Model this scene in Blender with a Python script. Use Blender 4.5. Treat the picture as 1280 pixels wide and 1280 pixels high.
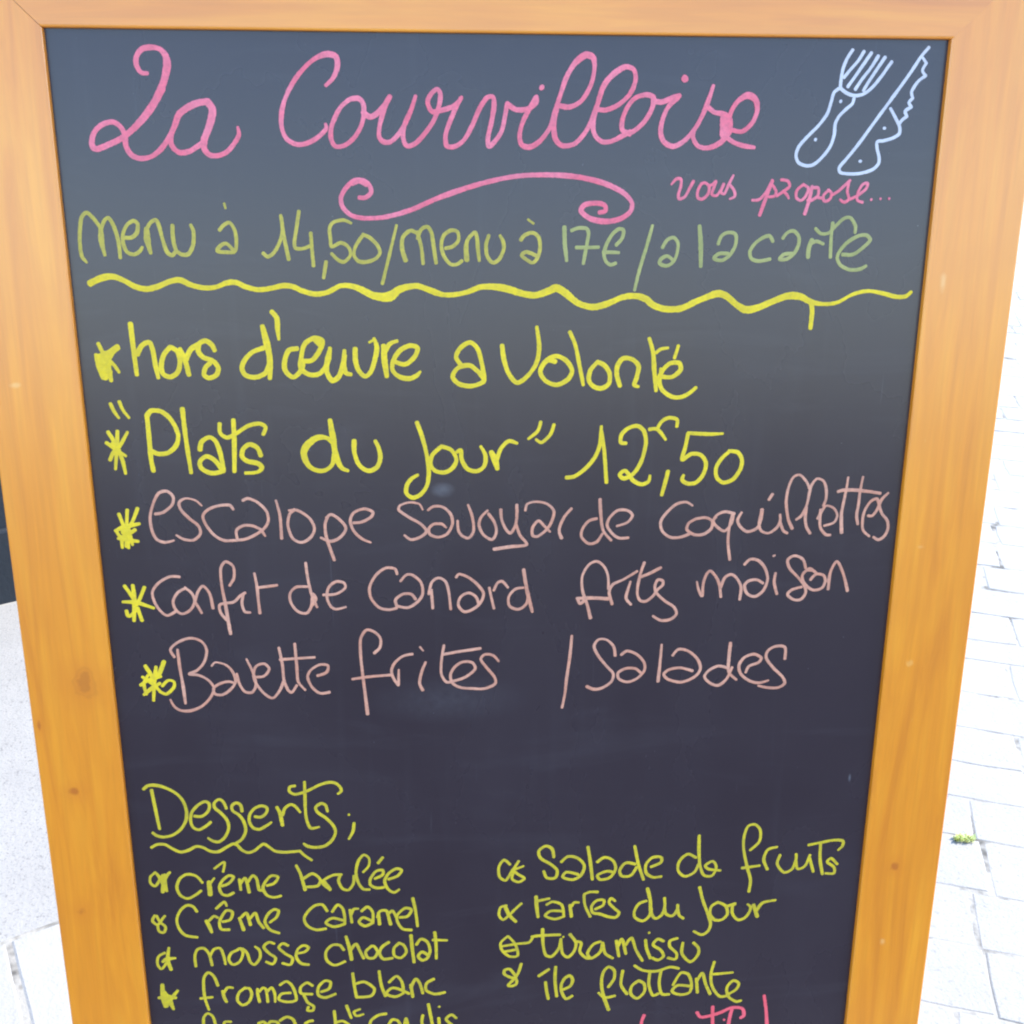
import bpy, bmesh, math, random
from mathutils import Vector, Matrix, noise

scene = bpy.context.scene
for o in list(bpy.data.objects):
    bpy.data.objects.remove(o)
COL = scene.collection
R = math.radians

# ------------------------------------------------------------------ camera
cam_data = bpy.data.cameras.new("camera")
cam_data.sensor_width = 36.0
cam_data.lens = 39.375
cam_data.clip_start = 0.02
cam_data.clip_end = 400.0
cam = bpy.data.objects.new("camera", cam_data)
COL.objects.link(cam)
cam.matrix_world = Matrix((
    (0.9968110610, 0.0197612276, -0.0773123707, -0.0590795489),
    (-0.0783819644, 0.4241759903, -0.9021812440, -0.5671306245),
    (0.0149658422, 0.9053641384, 0.4243722427, 1.1553721301),
    (0, 0, 0, 1)))
scene.camera = cam

# ------------------------------------------------------------------ sky and sun
SUN_DIR = Vector((0.955, 0.296, 0)).normalized()
SUN_EL = R(46)
world = bpy.data.worlds.new("World")
scene.world = world
world.use_nodes = True
nt = world.node_tree
for n in list(nt.nodes):
    nt.nodes.remove(n)
sky = nt.nodes.new("ShaderNodeTexSky")
sky.sky_type = 'NISHITA'
sky.sun_disc = False
sky.sun_elevation = SUN_EL
sky.sun_rotation = math.atan2(SUN_DIR.x, SUN_DIR.y)
sky.air_density = 1.0
sky.dust_density = 0.1
sky.ozone_density = 2.5
bg = nt.nodes.new("ShaderNodeBackground")
bg.inputs['Strength'].default_value = 0.15
wo = nt.nodes.new("ShaderNodeOutputWorld")
nt.links.new(sky.outputs[0], bg.inputs[0])
nt.links.new(bg.outputs[0], wo.inputs[0])

sun_data = bpy.data.lights.new("sun", 'SUN')
sun_data.energy = 2.0
sun_data.angle = R(0.53)
sun_data.color = (1.0, 0.95, 0.88)
sun = bpy.data.objects.new("sun", sun_data)
COL.objects.link(sun)
to_sun = Vector((SUN_DIR.x * math.cos(SUN_EL), SUN_DIR.y * math.cos(SUN_EL), math.sin(SUN_EL)))
sun.rotation_euler = to_sun.to_track_quat('Z', 'Y').to_euler()
sun.location = to_sun * 20

scene.render.engine = 'CYCLES'
scene.render.resolution_x = 1024
scene.render.resolution_y = 1024
scene.view_settings.view_transform = 'Standard'
scene.view_settings.look = 'None'
scene.view_settings.gamma = 1.0
scene.cycles.filter_width = 2.1      # slightly soft, like the phone picture
scene.view_settings.exposure = 2.5

# ------------------------------------------------------------------ helpers
TILT = R(8.5)

def tag(o, label=None, cat=None, group=None, kind=None):
    if label: o['label'] = label
    if cat: o['category'] = cat
    if group: o['group'] = group
    if kind: o['kind'] = kind
    return o

def new_obj(name, data, parent=None):
    o = bpy.data.objects.new(name, data)
    COL.objects.link(o)
    if parent is not None:
        o.parent = parent
    return o

def mesh_from_bm(name, bm, mat, smooth=False):
    me = bpy.data.meshes.new(name)
    bm.normal_update()
    bm.to_mesh(me)
    bm.free()
    if mat: me.materials.append(mat)
    if smooth:
        for p in me.polygons: p.use_smooth = True
    return me

class NT:
    """small wrapper for building node materials"""
    def __init__(self, name):
        self.m = bpy.data.materials.new(name)
        self.m.use_nodes = True
        self.t = self.m.node_tree
        self.b = self.t.nodes.get('Principled BSDF')
        self.tc = self.t.nodes.new('ShaderNodeTexCoord')
    def n(self, typ, **kw):
        nd = self.t.nodes.new(typ)
        for k, v in kw.items(): setattr(nd, k, v)
        return nd
    def l(self, a, b): self.t.links.new(a, b)
    def mapping(self, scale=(1, 1, 1), loc=(0, 0, 0), src='Object'):
        mp = self.n('ShaderNodeMapping')
        mp.inputs['Scale'].default_value = scale
        mp.inputs['Location'].default_value = loc
        self.l(self.tc.outputs[src], mp.inputs[0])
        return mp.outputs[0]
    def noise(self, vec, scale, detail=4, rough=0.55, dist=0.0):
        nd = self.n('ShaderNodeTexNoise')
        nd.inputs['Scale'].default_value = scale
        nd.inputs['Detail'].default_value = detail
        nd.inputs['Roughness'].default_value = rough
        nd.inputs['Distortion'].default_value = dist
        self.l(vec, nd.inputs['Vector'])
        return nd.outputs['Fac']
    def ramp(self, fac, stops):
        r = self.n('ShaderNodeValToRGB')
        while len(r.color_ramp.elements) < len(stops): r.color_ramp.elements.new(0.5)
        for e, (p, c) in zip(r.color_ramp.elements, stops):
            e.position = p
            e.color = (c, c, c, 1) if not hasattr(c, '__len__') else (*c, 1)
        self.l(fac, r.inputs[0])
        return r.outputs[0]
    def mix(self, fac, a, b, mode='MIX'):
        m = self.n('ShaderNodeMix', data_type='RGBA', blend_type=mode)
        for sock, v in ((m.inputs['Factor'], fac), (m.inputs[6], a), (m.inputs[7], b)):
            if hasattr(v, 'is_linked') or hasattr(v, 'links'): self.l(v, sock)
            elif hasattr(v, '__len__'): sock.default_value = (*v, 1)
            else: sock.default_value = v
        return m.outputs[2]
    def math(self, op, a, b=None):
        m = self.n('ShaderNodeMath', operation=op)
        for i, v in enumerate((a, b)):
            if v is None: continue
            if hasattr(v, 'links'): self.l(v, m.inputs[i])
            else: m.inputs[i].default_value = v
        return m.outputs[0]
    def bump(self, h, strength=0.2, dist=0.001):
        b = self.n('ShaderNodeBump')
        b.inputs['Strength'].default_value = strength
        b.inputs['Distance'].default_value = dist
        self.l(h, b.inputs['Height'])
        self.l(b.outputs[0], self.b.inputs['Normal'])
    def base(self, c):
        if hasattr(c, 'links'): self.l(c, self.b.inputs['Base Color'])
        else: self.b.inputs['Base Color'].default_value = (*c, 1)
    def set(self, **kw):
        for k, v in kw.items():
            s = self.b.inputs[k.replace('_', ' ')]
            if hasattr(v, 'links'): self.l(v, s)
            else: s.default_value = v

# ------------------------------------------------------------------ materials
KNOTS = [  # x, position along the board, radius x, radius along, tone 0 dark .. 1 pale   (m)
    (-0.2954, 0.7240, 0.0085, 0.0120, 0.3),
    (-0.3113, 0.6404, 0.0060, 0.0050, 0.0),
    (-0.3170, 0.5400, 0.0055, 0.0060, 0.0),
    (-0.3293, 0.6916, 0.0020, 0.0055, 0.0),
    (0.2905, 0.8091, 0.0045, 0.0020, 0.6),
    (0.2982, 0.5470, 0.0050, 0.0050, 0.0),
    (0.2953, 0.4796, 0.0030, 0.0045, 0.6),
    (0.2851, 0.9930, 0.0025, 0.0075, 0.6),
    (-0.3169, 0.9313, 0.0040, 0.0020, 0.6),
]

def wood(name, along_x=False, seed=0.0):
    k = NT(name)
    sc = (4, 40, 60) if along_x else (60, 40, 4)
    vec = k.mapping(sc, (seed, seed * 1.7, seed * 0.3))
    grain = k.noise(vec, 1.0, 6, 0.6, 1.2)
    col = k.ramp(grain, [(0.30, (0.57, 0.155, 0.003)), (0.5, (0.67, 0.203, 0.004)), (0.70, (0.73, 0.250, 0.007))])
    sc2 = (14, 60, 300) if along_x else (300, 60, 14)
    fine = k.noise(k.mapping(sc2), 1.0, 3, 0.6)
    col = k.mix(k.ramp(fine, [(0.3, 0.26), (0.6, 0.0)]), col, (0.48, 0.135, 0.004))
    blot = k.noise(k.mapping((1, 1, 1), (seed, 3, seed)), 11.0, 3, 0.5, 0.4)
    col = k.mix(k.ramp(blot, [(0.45, 0.0), (0.72, 0.45)]), col, (0.61, 0.178, 0.004))
    if not along_x:
        warp = k.noise(k.mapping(), 90.0, 3, 0.5)
        for (x, s, rx, rs, tone) in KNOTS:
            v = k.mapping((1 / rx, 0.0, 1 / rs), (-x / rx, 0, -s / rs))
            ln = k.n('ShaderNodeVectorMath', operation='LENGTH')
            k.l(v, ln.inputs[0])
            d = k.math('ADD', ln.outputs['Value'], k.math('MULTIPLY', k.math('SUBTRACT', warp, 0.5), 2.0))
            halo = k.ramp(k.math('MULTIPLY', d, 0.3), [(0.10, 0.0 if tone > 0.5 else 0.5), (0.70, 0.0)])
            col = k.mix(halo, col, (0.58, 0.155, 0.004))
            if tone > 0.5:
                core, c = k.ramp(d, [(0.2, 0.32), (1.0, 0.0)]), (0.80, 0.50, 0.20)
            elif tone > 0.1:
                core, c = k.ramp(d, [(0.15, 0.65), (0.45, 0.12), (0.7, 0.30), (1.0, 0.0)]), (0.42, 0.11, 0.004)
            else:
                core, c = k.ramp(d, [(0.3, 0.75), (0.8, 0.0)]), (0.40, 0.085, 0.003)
            col = k.mix(core, col, c)
    spot = k.noise(k.mapping((1, 1, 0.6)), 75.0, 2, 0.5)
    col = k.mix(k.ramp(spot, [(0.775, 0.0), (0.81, 0.2)]), col, (0.78, 0.48, 0.16))
    k.base(col)
    k.set(Roughness=0.30, IOR=1.68)
    k.bump(k.math('ADD', k.math('MULTIPLY', fine, 0.6), grain), 0.10, 0.0006)
    return k.m

M_stile = wood("varnished_pine_upright")
M_rail = wood("varnished_pine_crosspiece", True, 5.0)

def board_mat():
    k = NT("chalkboard_surface")
    dust = k.noise(k.mapping((1, 1, 0.6)), 9.0, 5, 0.55, 0.5)
    col = k.mix(k.ramp(dust, [(0.35, 0.0), (0.75, 0.22)]), (0.0225, 0.0125, 0.0168), (0.046, 0.032, 0.039))
    streak = k.noise(k.mapping((70, 1, 4)), 1.0, 3, 0.5)
    col = k.mix(k.ramp(streak, [(0.6, 0.0), (0.8, 0.05)]), col, (0.12, 0.11, 0.12))
    wipe = k.noise(k.mapping((5, 1, 26), (2, 0, 1)), 1.0, 4, 0.6, 1.5)
    col = k.mix(k.ramp(wipe, [(0.55, 0.0), (0.80, 0.045)]), col, (0.20, 0.18, 0.19))
    scr = k.noise(k.mapping((260, 1, 9), (7, 0, 3)), 1.0, 2, 0.5, 0.6)
    col = k.mix(k.ramp(scr, [(0.745, 0.0), (0.79, 0.07)]), col, (0.30, 0.28, 0.30))
    speck = k.noise(k.mapping(), 420.0, 1, 0.5)
    col = k.mix(k.ramp(speck, [(0.79, 0.0), (0.83, 0.25)]), col, (0.3, 0.3, 0.3))
    # wiped chalk smudges that stay on the board
    for (x, s, rx, rs, a) in ((-0.047, 0.856, 0.009, 0.006, 0.16), (-0.045, 0.70, 0.06, 0.02, 0.04), (0.2572, 0.6244, 0.0012, 0.004, 0.25)):
        v = k.mapping((1 / rx, 0.0, 1 / rs), (-x / rx, 0, -s / rs))
        ln = k.n('ShaderNodeVectorMath', operation='LENGTH')
        k.l(v, ln.inputs[0])
        w = k.noise(k.mapping(), 160.0, 4, 0.6)
        col = k.mix(k.math('MULTIPLY', k.ramp(ln.outputs['Value'], [(0.1, a), (1.0, 0.0)]), w), col, (0.7, 0.68, 0.7))
    k.base(col)
    rg = k.ramp(dust, [(0.2, 0.25), (0.9, 0.30)])
    k.set(Roughness=rg, IOR=1.50)
    k.bump(k.noise(k.mapping(), 900.0, 2, 0.5), 0.04, 0.0002)
    return k.m

M_board = board_mat()

def ink(name, c1, c2, dry):
    k = NT(name)
    n1 = k.noise(k.mapping(), 330.0, 3, 0.65)
    n2 = k.noise(k.mapping(), 45.0, 2, 0.5)
    n3 = k.noise(k.mapping((1, 1, 1), (3, 1, 2)), 75.0, 3, 0.6)
    col = k.mix(k.ramp(n2, [(0.35, 0.0), (0.65, 1.0)]), c1, c2)
    grain = k.ramp(n1, [(0.36, dry), (0.60, 0.0)])
    thin = k.ramp(n3, [(0.34, dry * 0.9), (0.56, 0.0)])
    col = k.mix(k.math('MAXIMUM', grain, thin), col, (0.05, 0.040, 0.048))
    k.base(col)
    k.set(Roughness=0.55, IOR=1.45)
    k.bump(n1, 0.25, 0.0003)
    return k.m

INKS = {
    'pink': ink('pink_chalk_ink', (0.72, 0.115, 0.155), (0.78, 0.175, 0.22), 0.28),
    'white': ink('white_chalk_ink', (0.50, 0.455, 0.47), (0.56, 0.51, 0.52), 0.15),
    'lime': ink('pale_green_chalk_ink', (0.40, 0.30, 0.030), (0.50, 0.37, 0.045), 0.30),
    'sage': ink('worn_green_chalk_ink', (0.30, 0.275, 0.075), (0.37, 0.325, 0.095), 0.24),
    'yellow': ink('yellow_chalk_ink', (0.64, 0.43, 0.002), (0.74, 0.50, 0.005), 0.22),
    'peach': ink('peach_chalk_ink', (0.56, 0.215, 0.125), (0.66, 0.29, 0.18), 0.30),
    'olive': ink('olive_yellow_chalk_ink', (0.47, 0.335, 0.003), (0.58, 0.41, 0.006), 0.26),
    'red': ink('red_chalk_ink', (0.72, 0.07, 0.085), (0.78, 0.09, 0.11), 0.20),
}

def metal(name, c, rough):
    k = NT(name)
    n = k.noise(k.mapping(), 120.0, 3, 0.6)
    k.base(k.mix(n, c, tuple(v * 0.6 for v in c)))
    k.set(Metallic=1.0, Roughness=rough)
    return k.m
M_brass = metal('dull_brass', (0.55, 0.42, 0.18), 0.35)
M_steel = metal('zinc_steel', (0.55, 0.55, 0.56), 0.35)

def stone(name, c1, c2, speckle, per_object=True):
    k = NT(name)
    src = k.n('ShaderNodeNewGeometry').outputs['Position']
    def nz(s, d=4, r=0.6):
        return k.noise(src, s, d, r)
    col = k.mix(k.ramp(nz(6.0), [(0.3, 0.0), (0.7, 1.0)]), c1, c2)
    if per_object:
        oi = k.n('ShaderNodeObjectInfo')
        col = k.mix(k.math('MULTIPLY', oi.outputs['Random'], 0.35), col, (0.24, 0.224, 0.203))
    col = k.mix(k.ramp(nz(260.0, 2), [(0.56, 0.0), (0.72, speckle)]), col, (0.16, 0.15, 0.14))
    col = k.mix(k.ramp(nz(95.0, 3, 0.7), [(0.60, 0.0), (0.70, speckle * 0.9)]), col, (0.13, 0.12, 0.11))
    k.base(col)
    k.set(Roughness=0.85)
    k.bump(k.math('ADD', nz(220.0, 3), k.math('MULTIPLY', nz(40.0, 3), 1.5)), 0.45, 0.002)
    return k.m
M_sett = stone('pale_limestone_sett', (0.240, 0.222, 0.196), (0.280, 0.260, 0.230), 0.55)
M_slab = stone('smooth_pale_slab', (0.262, 0.245, 0.223), (0.295, 0.277, 0.252), 0.15)
M_grain = stone('speckled_washed_concrete', (0.228, 0.212, 0.189), (0.272, 0.254, 0.227), 1.0)

def ground_mat():
    k = NT('sandy_joint_filling')
    src = k.n('ShaderNodeNewGeometry').outputs['Position']
    n1 = k.noise(src, 19.0, 3, 0.6)
    n2 = k.noise(src, 60.0, 4, 0.7)
    col = k.mix(n2, (0.24, 0.218, 0.18), (0.30, 0.275, 0.235))
    col = k.mix(k.ramp(n1, [(0.50, 0.0), (0.66, 0.85)]), col, (0.045, 0.038, 0.03))
    k.base(col)
    k.set(Roughness=0.95)
    k.bump(n2, 0.5, 0.004)
    return k.m
M_ground = ground_mat()

def wall_mat():
    k = NT('dark_slate_blue_render')
    n = k.noise(k.mapping(), 3.0, 5, 0.6)
    col = k.mix(k.ramp(n, [(0.3, 0.0), (0.7, 1.0)]), (0.004, 0.006, 0.009), (0.009, 0.013, 0.020))
    k.base(col)
    k.set(Roughness=0.7)
    k.bump(k.noise(k.mapping(), 110.0, 4, 0.6), 0.5, 0.002)
    return k.m
M_wall = wall_mat()

# ------------------------------------------------------------------ ground and paving
bm = bmesh.new()
S = 60
for x, y in ((-S, -S), (S, -S), (S, S), (-S, S)):
    bm.verts.new((x, y, -0.0007))
bm.faces.new(bm.verts)
tag(new_obj('ground', mesh_from_bm('ground', bm, M_ground)), kind='structure')

A27 = R(27)
ax, ay = Vector((math.cos(A27), math.sin(A27))), Vector((-math.sin(A27), math.cos(A27)))
A20 = R(-20)
cx, cy = Vector((math.cos(A20), math.sin(A20))), Vector((-math.sin(A20), math.cos(A20)))
BOUND = 0.28      # edge between the two kinds of paving, along the slab grid

def clip_poly(poly, nrm, d):
    """keep the part where p.nrm >= d"""
    out = []
    for i in range(len(poly)):
        p, q = poly[i], poly[(i + 1) % len(poly)]
        dp, dq = p.dot(nrm) - d, q.dot(nrm) - d
        if dp >= 0: out.append(p)
        if (dp > 0) != (dq > 0) and abs(dp - dq) > 1e-9:
            out.append(p + (q - p) * (dp / (dp - dq)))
    return out

def area(poly):
    return abs(sum(poly[i].x * poly[(i + 1) % len(poly)].y - poly[(i + 1) % len(poly)].x * poly[i].y for i in range(len(poly)))) / 2

def add_stone(bm, poly, z0, z1, inset, origin=Vector((0, 0)), tilt=(0, 0)):
    c = sum(poly, Vector((0, 0))) / len(poly)
    def h(p): return z1 + (p.x - c.x) * tilt[0] + (p.y - c.y) * tilt[1]
    bot = [bm.verts.new((p.x - origin.x, p.y - origin.y, z0)) for p in poly]
    mid = [bm.verts.new((p.x - origin.x, p.y - origin.y, h(p) - inset * 0.55)) for p in poly]
    top = []
    for p in poly:
        q = p + (c - p).normalized() * inset * 1.3
        top.append(bm.verts.new((q.x - origin.x, q.y - origin.y, h(q))))
    n = len(poly)
    for i in range(n):
        j = (i + 1) % n
        bm.faces.new((bot[i], bot[j], mid[j], mid[i]))
        bm.faces.new((mid[i], mid[j], top[j], top[i]))
    bm.faces.new(top)

rng = random.Random(4)

# --- added dark roadway and its edging, out of view, for the board to reflect
ADDED_KERB_Y = -0.30
def added_asphalt():
    k = NT('added_asphalt')
    src = k.n('ShaderNodeNewGeometry').outputs['Position']
    n1 = k.noise(src, 160.0, 3, 0.7)
    n2 = k.noise(src, 1.2, 4, 0.6)
    col = k.mix(n1, (0.035, 0.034, 0.033), (0.075, 0.072, 0.068))
    col = k.mix(k.ramp(n2, [(0.45, 0.0), (0.7, 0.5)]), col, (0.035, 0.033, 0.031))
    k.base(col)
    k.set(Roughness=0.85)
    k.bump(n1, 0.6, 0.004)
    return k.m
bm = bmesh.new()
vs = [bm.verts.new(p) for p in ((-S, ADDED_KERB_Y - 0.12, 0.0), (-S, -S, 0.0), (S, -S, 0.0), (S, ADDED_KERB_Y - 0.12, 0.0))]
bm.faces.new(vs)
tag(new_obj('added_dark_road', mesh_from_bm('added_dark_road', bm, added_asphalt())), kind='structure')
added_kerb = tag(new_obj('added_kerb', None), kind='structure')
for i in range(-12, 12):
    bm = bmesh.new()
    bmesh.ops.create_cube(bm, size=1)
    for v in bm.verts:
        v.co = Vector((v.co.x * 0.994, v.co.y * 0.12, -0.03 + (v.co.z + .5) * 0.036))
    bmesh.ops.bevel(bm, geom=list(bm.edges), offset=0.004, segments=2, affect='EDGES')
    o = new_obj('added_kerb_stone', mesh_from_bm('added_kerb_stone', bm, M_slab), added_kerb)
    o.location = (i + 0.5, ADDED_KERB_Y - 0.06, 0)

# --- smooth slabs and the washed concrete band on the left
pavement = tag(new_obj('pavement', None), kind='structure')
def slab(a0, a1, b0, b1, name, mat, gap, inset):
    a0 += gap; a1 -= gap; b0 += gap; b1 -= gap
    pts = []
    N = 6
    cr = [(a0, b0), (a1, b0), (a1, b1), (a0, b1)]
    for i in range(4):
        p, q = cr[i], cr[(i + 1) % 4]
        for k in range(N):
            t = k / N
            a, b = p[0] + (q[0] - p[0]) * t, p[1] + (q[1] - p[1]) * t
            j = 0.0022
            a += noise.noise(Vector((a * 9, b * 9, 1))) * j * 2
            b += noise.noise(Vector((a * 9, b * 9, 5))) * j * 2
            pts.append(ax * a + ay * b)
    pts = clip_poly(pts, Vector((0, 1)), ADDED_KERB_Y + 0.003)
    if len(pts) < 3 or area(pts) < 0.003: return
    c = sum(pts, Vector((0, 0))) / len(pts)
    bm = bmesh.new()
    add_stone(bm, pts, -0.03, 0.0006, inset, c, (rng.uniform(-.0006, .0006), rng.uniform(-.0006, .0006)))
    o = new_obj(name, mesh_from_bm(name, bm, mat), pavement)
    o.location = (c.x, c.y, 0)

for a0, a1 in ((-3.6, -1.9), (-1.9, BOUND)):
    slab(a0, a1, 0.803, 1.748, 'concrete_slab', M_grain, 0.003, 0.003)
b = 0.803
row = 0
while b > -1.9:
    off = {0: -0.29, 1: -0.02}.get(row % 2)
    a = off - 0.57 * 6
    while a < BOUND - 0.05:
        a1 = min(a + 0.57, BOUND)
        if BOUND - a1 < 0.08: a1 = BOUND
        slab(a, a1, b - 0.38, b, 'paving_slab', M_slab, 0.0028, 0.0035)
        a = a1
    b -= 0.38
    row += 1

# --- rows of setts on the right
paved = tag(new_obj('paved_street', None), kind='structure')
ds = [0.577, 0.690, 0.800, 0.915, 1.015, 1.110, 1.215, 1.330, 1.454, 1.530]
while ds[0] > -2.0: ds.insert(0, ds[0] - rng.uniform(0.105, 0.125))
while ds[-1] < 8.0: ds.append(ds[-1] + rng.uniform(0.105, 0.125))
stones = []
for r in range(len(ds) - 1):
    d0, d1 = ds[r], ds[r + 1]
    c = -2.6 + rng.uniform(0, 0.2)
    while c < 5.2:
        L = rng.uniform(0.13, 0.27)
        g = rng.uniform(0.0007, 0.0020)
        pts = []
        for (u, v, n) in ((0, 0, 3), (1, 0, 2), (1, 1, 3), (0, 1, 2)):
            nxt = {(0, 0): (1, 0), (1, 0): (1, 1), (1, 1): (0, 1), (0, 1): (0, 0)}[(u, v)]
            for k in range(n):
                t = (k + (0.06 if k == 0 else 0)) / n
                uu, vv = u + (nxt[0] - u) * t, v + (nxt[1] - v) * t
                pc = c + g + uu * (L - 2 * g) + rng.uniform(-.0012, .0012)
                pd = d0 + g + vv * (d1 - d0 - 2 * g) + rng.uniform(-.0018, .0018)
                pd += 0.012 * noise.noise(Vector((pc * 1.3, r * 0.05, 2)))
                pts.append(cx * pc + cy * pd)
        c += L
        pts = clip_poly(pts, ax, BOUND + 0.003)
        pts = clip_poly(pts, Vector((0, 1)), ADDED_KERB_Y + 0.003)
        if len(pts) < 3 or area(pts) < 0.0012: continue
        ctr = sum(pts, Vector((0, 0))) / len(pts)
        if ctr.x > 4.8 or ctr.y > 7.4 or ctr.y < -1.5: continue
        if ctr.y > 1.7 and ctr.dot(ax) < BOUND + 0.0: continue
        stones.append((ctr, pts))

def seen(ctr):      # rough size rank: what shows to the right of the board comes first
    dx, dy = ctr.x + 0.059, ctr.y + 0.567
    dist = math.hypot(dx, dy)
    ang = math.degrees(math.atan2(dx, dy))
    vis = 28 < ang < 38 and ctr.y > 0.25
    return (0 if vis else 3.0) + dist
stones.sort(key=lambda s: seen(s[0]))
rest = bmesh.new()
for i, (ctr, pts) in enumerate(stones):
    tl = (rng.uniform(-.006, .006), rng.uniform(-.006, .006))
    z = rng.uniform(-0.0003, 0.0005)
    if i < 300:
        bm = bmesh.new()
        add_stone(bm, pts, -0.03, z, rng.uniform(0.0010, 0.0022), ctr, tl)
        o = new_obj('paving_stone', mesh_from_bm('paving_stone', bm, M_sett), paved)
        o.location = (ctr.x, ctr.y, 0)
    else:
        add_stone(rest, pts, -0.03, z, 0.004, Vector((0, 0)), tl)
tag(new_obj('paving_stones', mesh_from_bm('paving_stones', rest, M_sett), paved), kind='stuff')

# --- dark wall behind the board, on the left
wall = tag(new_obj('wall', None), 'dark slate blue rendered wall rising from the pale paving left of the menu board', 'wall')
wall.location = ((ay * 1.752).x, (ay * 1.752).y, 0)
wall.rotation_euler = (0, 0, A27)
def wall_box(name, x0, x1, y0, y1, z0, z1, bev):
    bm = bmesh.new()
    bmesh.ops.create_cube(bm, size=1)
    for v in bm.verts:
        v.co = Vector((x0 + (v.co.x + .5) * (x1 - x0), y0 + (v.co.y + .5) * (y1 - y0), z0 + (v.co.z + .5) * (z1 - z0)))
    bmesh.ops.bevel(bm, geom=list(bm.edges), offset=bev, segments=2, affect='EDGES', profile=0.6)
    return new_obj(name, mesh_from_bm(name, bm, M_wall), wall)
wall_box('wall_face', -4.0, BOUND, 0.012, 0.30, -0.02, 1.30, 0.004)
wall_box('plinth', -4.0, BOUND + 0.01, 0.0, 0.31, -0.03, 0.16, 0.006)
wall_box('coping', -4.0, BOUND + 0.03, -0.02, 0.33, 1.302, 1.36, 0.006)

# --- tuft of weed in a joint
def tuft(loc, n, spread, seed, label):
    rg = random.Random(seed)
    bm = bmesh.new()
    for i in range(n):
        a = rg.uniform(0, 6.283)
        rr = spread * math.sqrt(rg.random())
        base = Vector((math.cos(a) * rr, math.sin(a) * rr * 0.4, 0.0005))
        L = rg.uniform(0.005, 0.011)
        d = Vector((rg.uniform(-1, 1), rg.uniform(-1, 1), rg.uniform(0.5, 1.3))).normalized()
        s = d.cross(Vector((0, 0, 1))).normalized() * rg.uniform(0.0016, 0.003)
        v = [bm.verts.new(p) for p in (base, base + d * L * .5 + s, base + d * L, base + d * L * .5 - s)]
        bm.faces.new(v)
    k = NT('weed_leaf')
    k.base(k.mix(k.noise(k.mapping(), 90, 2), (0.50, 0.54, 0.16), (0.62, 0.62, 0.28)))
    k.set(Roughness=0.7)
    o = new_obj('weed_tuft', mesh_from_bm('weed_tuft', bm, k.m))
    o.location = loc
    return tag(o, label, 'weed')
tuft((0.742, 0.694, 0.0), 90, 0.016, 3, 'small yellow green weed tuft in a joint of the pale paving right of the board')

# ------------------------------------------------------------------ the menu board
board = tag(new_obj('menu_board', None),
            'folding chalkboard menu sign in a varnished orange wood frame with pink, yellow and peach handwriting', 'menu board')
board.location = (0, 0, 0)
XL, XR = -0.2767, 0.2733          # inner edges of the frame
OL, OR_ = -0.3340, 0.3340         # outer edges
SI, SO = 1.142, 1.200             # inner and outer edge of the top rail

def prism(poly, y0, y1, bev, seg=3):
    bm = bmesh.new()
    f = [bm.verts.new((x, y0, z)) for x, z in poly]
    g = [bm.verts.new((x, y1, z)) for x, z in poly]
    bm.faces.new(f)
    bm.faces.new(g[::-1])
    n = len(poly)
    for i in range(n):
        j = (i + 1) % n
        bm.faces.new((f[j], f[i], g[i], g[j]))
    bmesh.ops.recalc_face_normals(bm, faces=bm.faces)
    es = []
    for e in bm.edges:
        d = e.verts[0].co - e.verts[1].co
        if abs(d.x) > 1e-4 and abs(d.z) > 1e-4: continue          # the mitre faces stay sharp
        if abs(d.y) > 1e-4 and e.verts[0].co.z > 1.0: continue
        es.append(e)
    bmesh.ops.bevel(bm, geom=es, offset=bev, segments=seg, affect='EDGES', profile=0.55)
    return bm

def leaf(rot, dy, prefix):
    F, B = -0.0045, 0.0155
    g = 0.00035
    def put(name, bm, mat):
        o = new_obj(name, mesh_from_bm(name, bm, mat), board)
        o.rotation_euler = rot
        o.location = (0, dy, 0)
        return o
    put(prefix + 'stile', prism([(OL, 0.0), (XL, 0.0), (XL, SI - g), (OL, SO - g)], F, B, 0.0016), M_stile)
    put(prefix + 'stile', prism([(XR, 0.0), (OR_, 0.0), (OR_, SO - .00004), (XR, SI - .00004)], F, B, 0.0016), M_stile)
    put(prefix + 'rail', prism([(XL, SI), (XR, SI), (OR_, SO), (OL, SO)], F, B, 0.0016), M_rail)
    put(prefix + 'rail', prism([(XL + g, 0.110), (XR - g, 0.110), (XR - g, 0.168), (XL + g, 0.168)], F + .0002, B - .0002, 0.0016), M_rail)
    bm = bmesh.new()
    bmesh.ops.create_cube(bm, size=1)
    for v in bm.verts:
        v.co = Vector((XL - .008 + (v.co.x + .5) * (XR - XL + .016), 0.006 * (v.co.y + .5), 0.160 + (v.co.z + .5) * (SI - 0.160 + .008)))
    return put('chalkboard_panel' if not prefix else 'back_panel', bm, M_board)

panel = leaf((-TILT, 0, 0), 0.0, '')
# the rear leaf leans the other way and meets the front one at the hinges
top_y = math.sin(TILT) * SO + math.cos(TILT) * 0.0155
DY = 2 * top_y + 0.004
def mk_rear():
    before = set(COL.objects)
    leaf((-TILT, 0, 0), 0.0, 'back_')
    for o in COL.objects:
        if o not in before:
            o.rotation_euler = (-TILT, 0, math.pi)
            o.location = (0, DY, 0)
# rotation order XYZ: tilt first, then turn round the upright axis
mk_rear()

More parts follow.
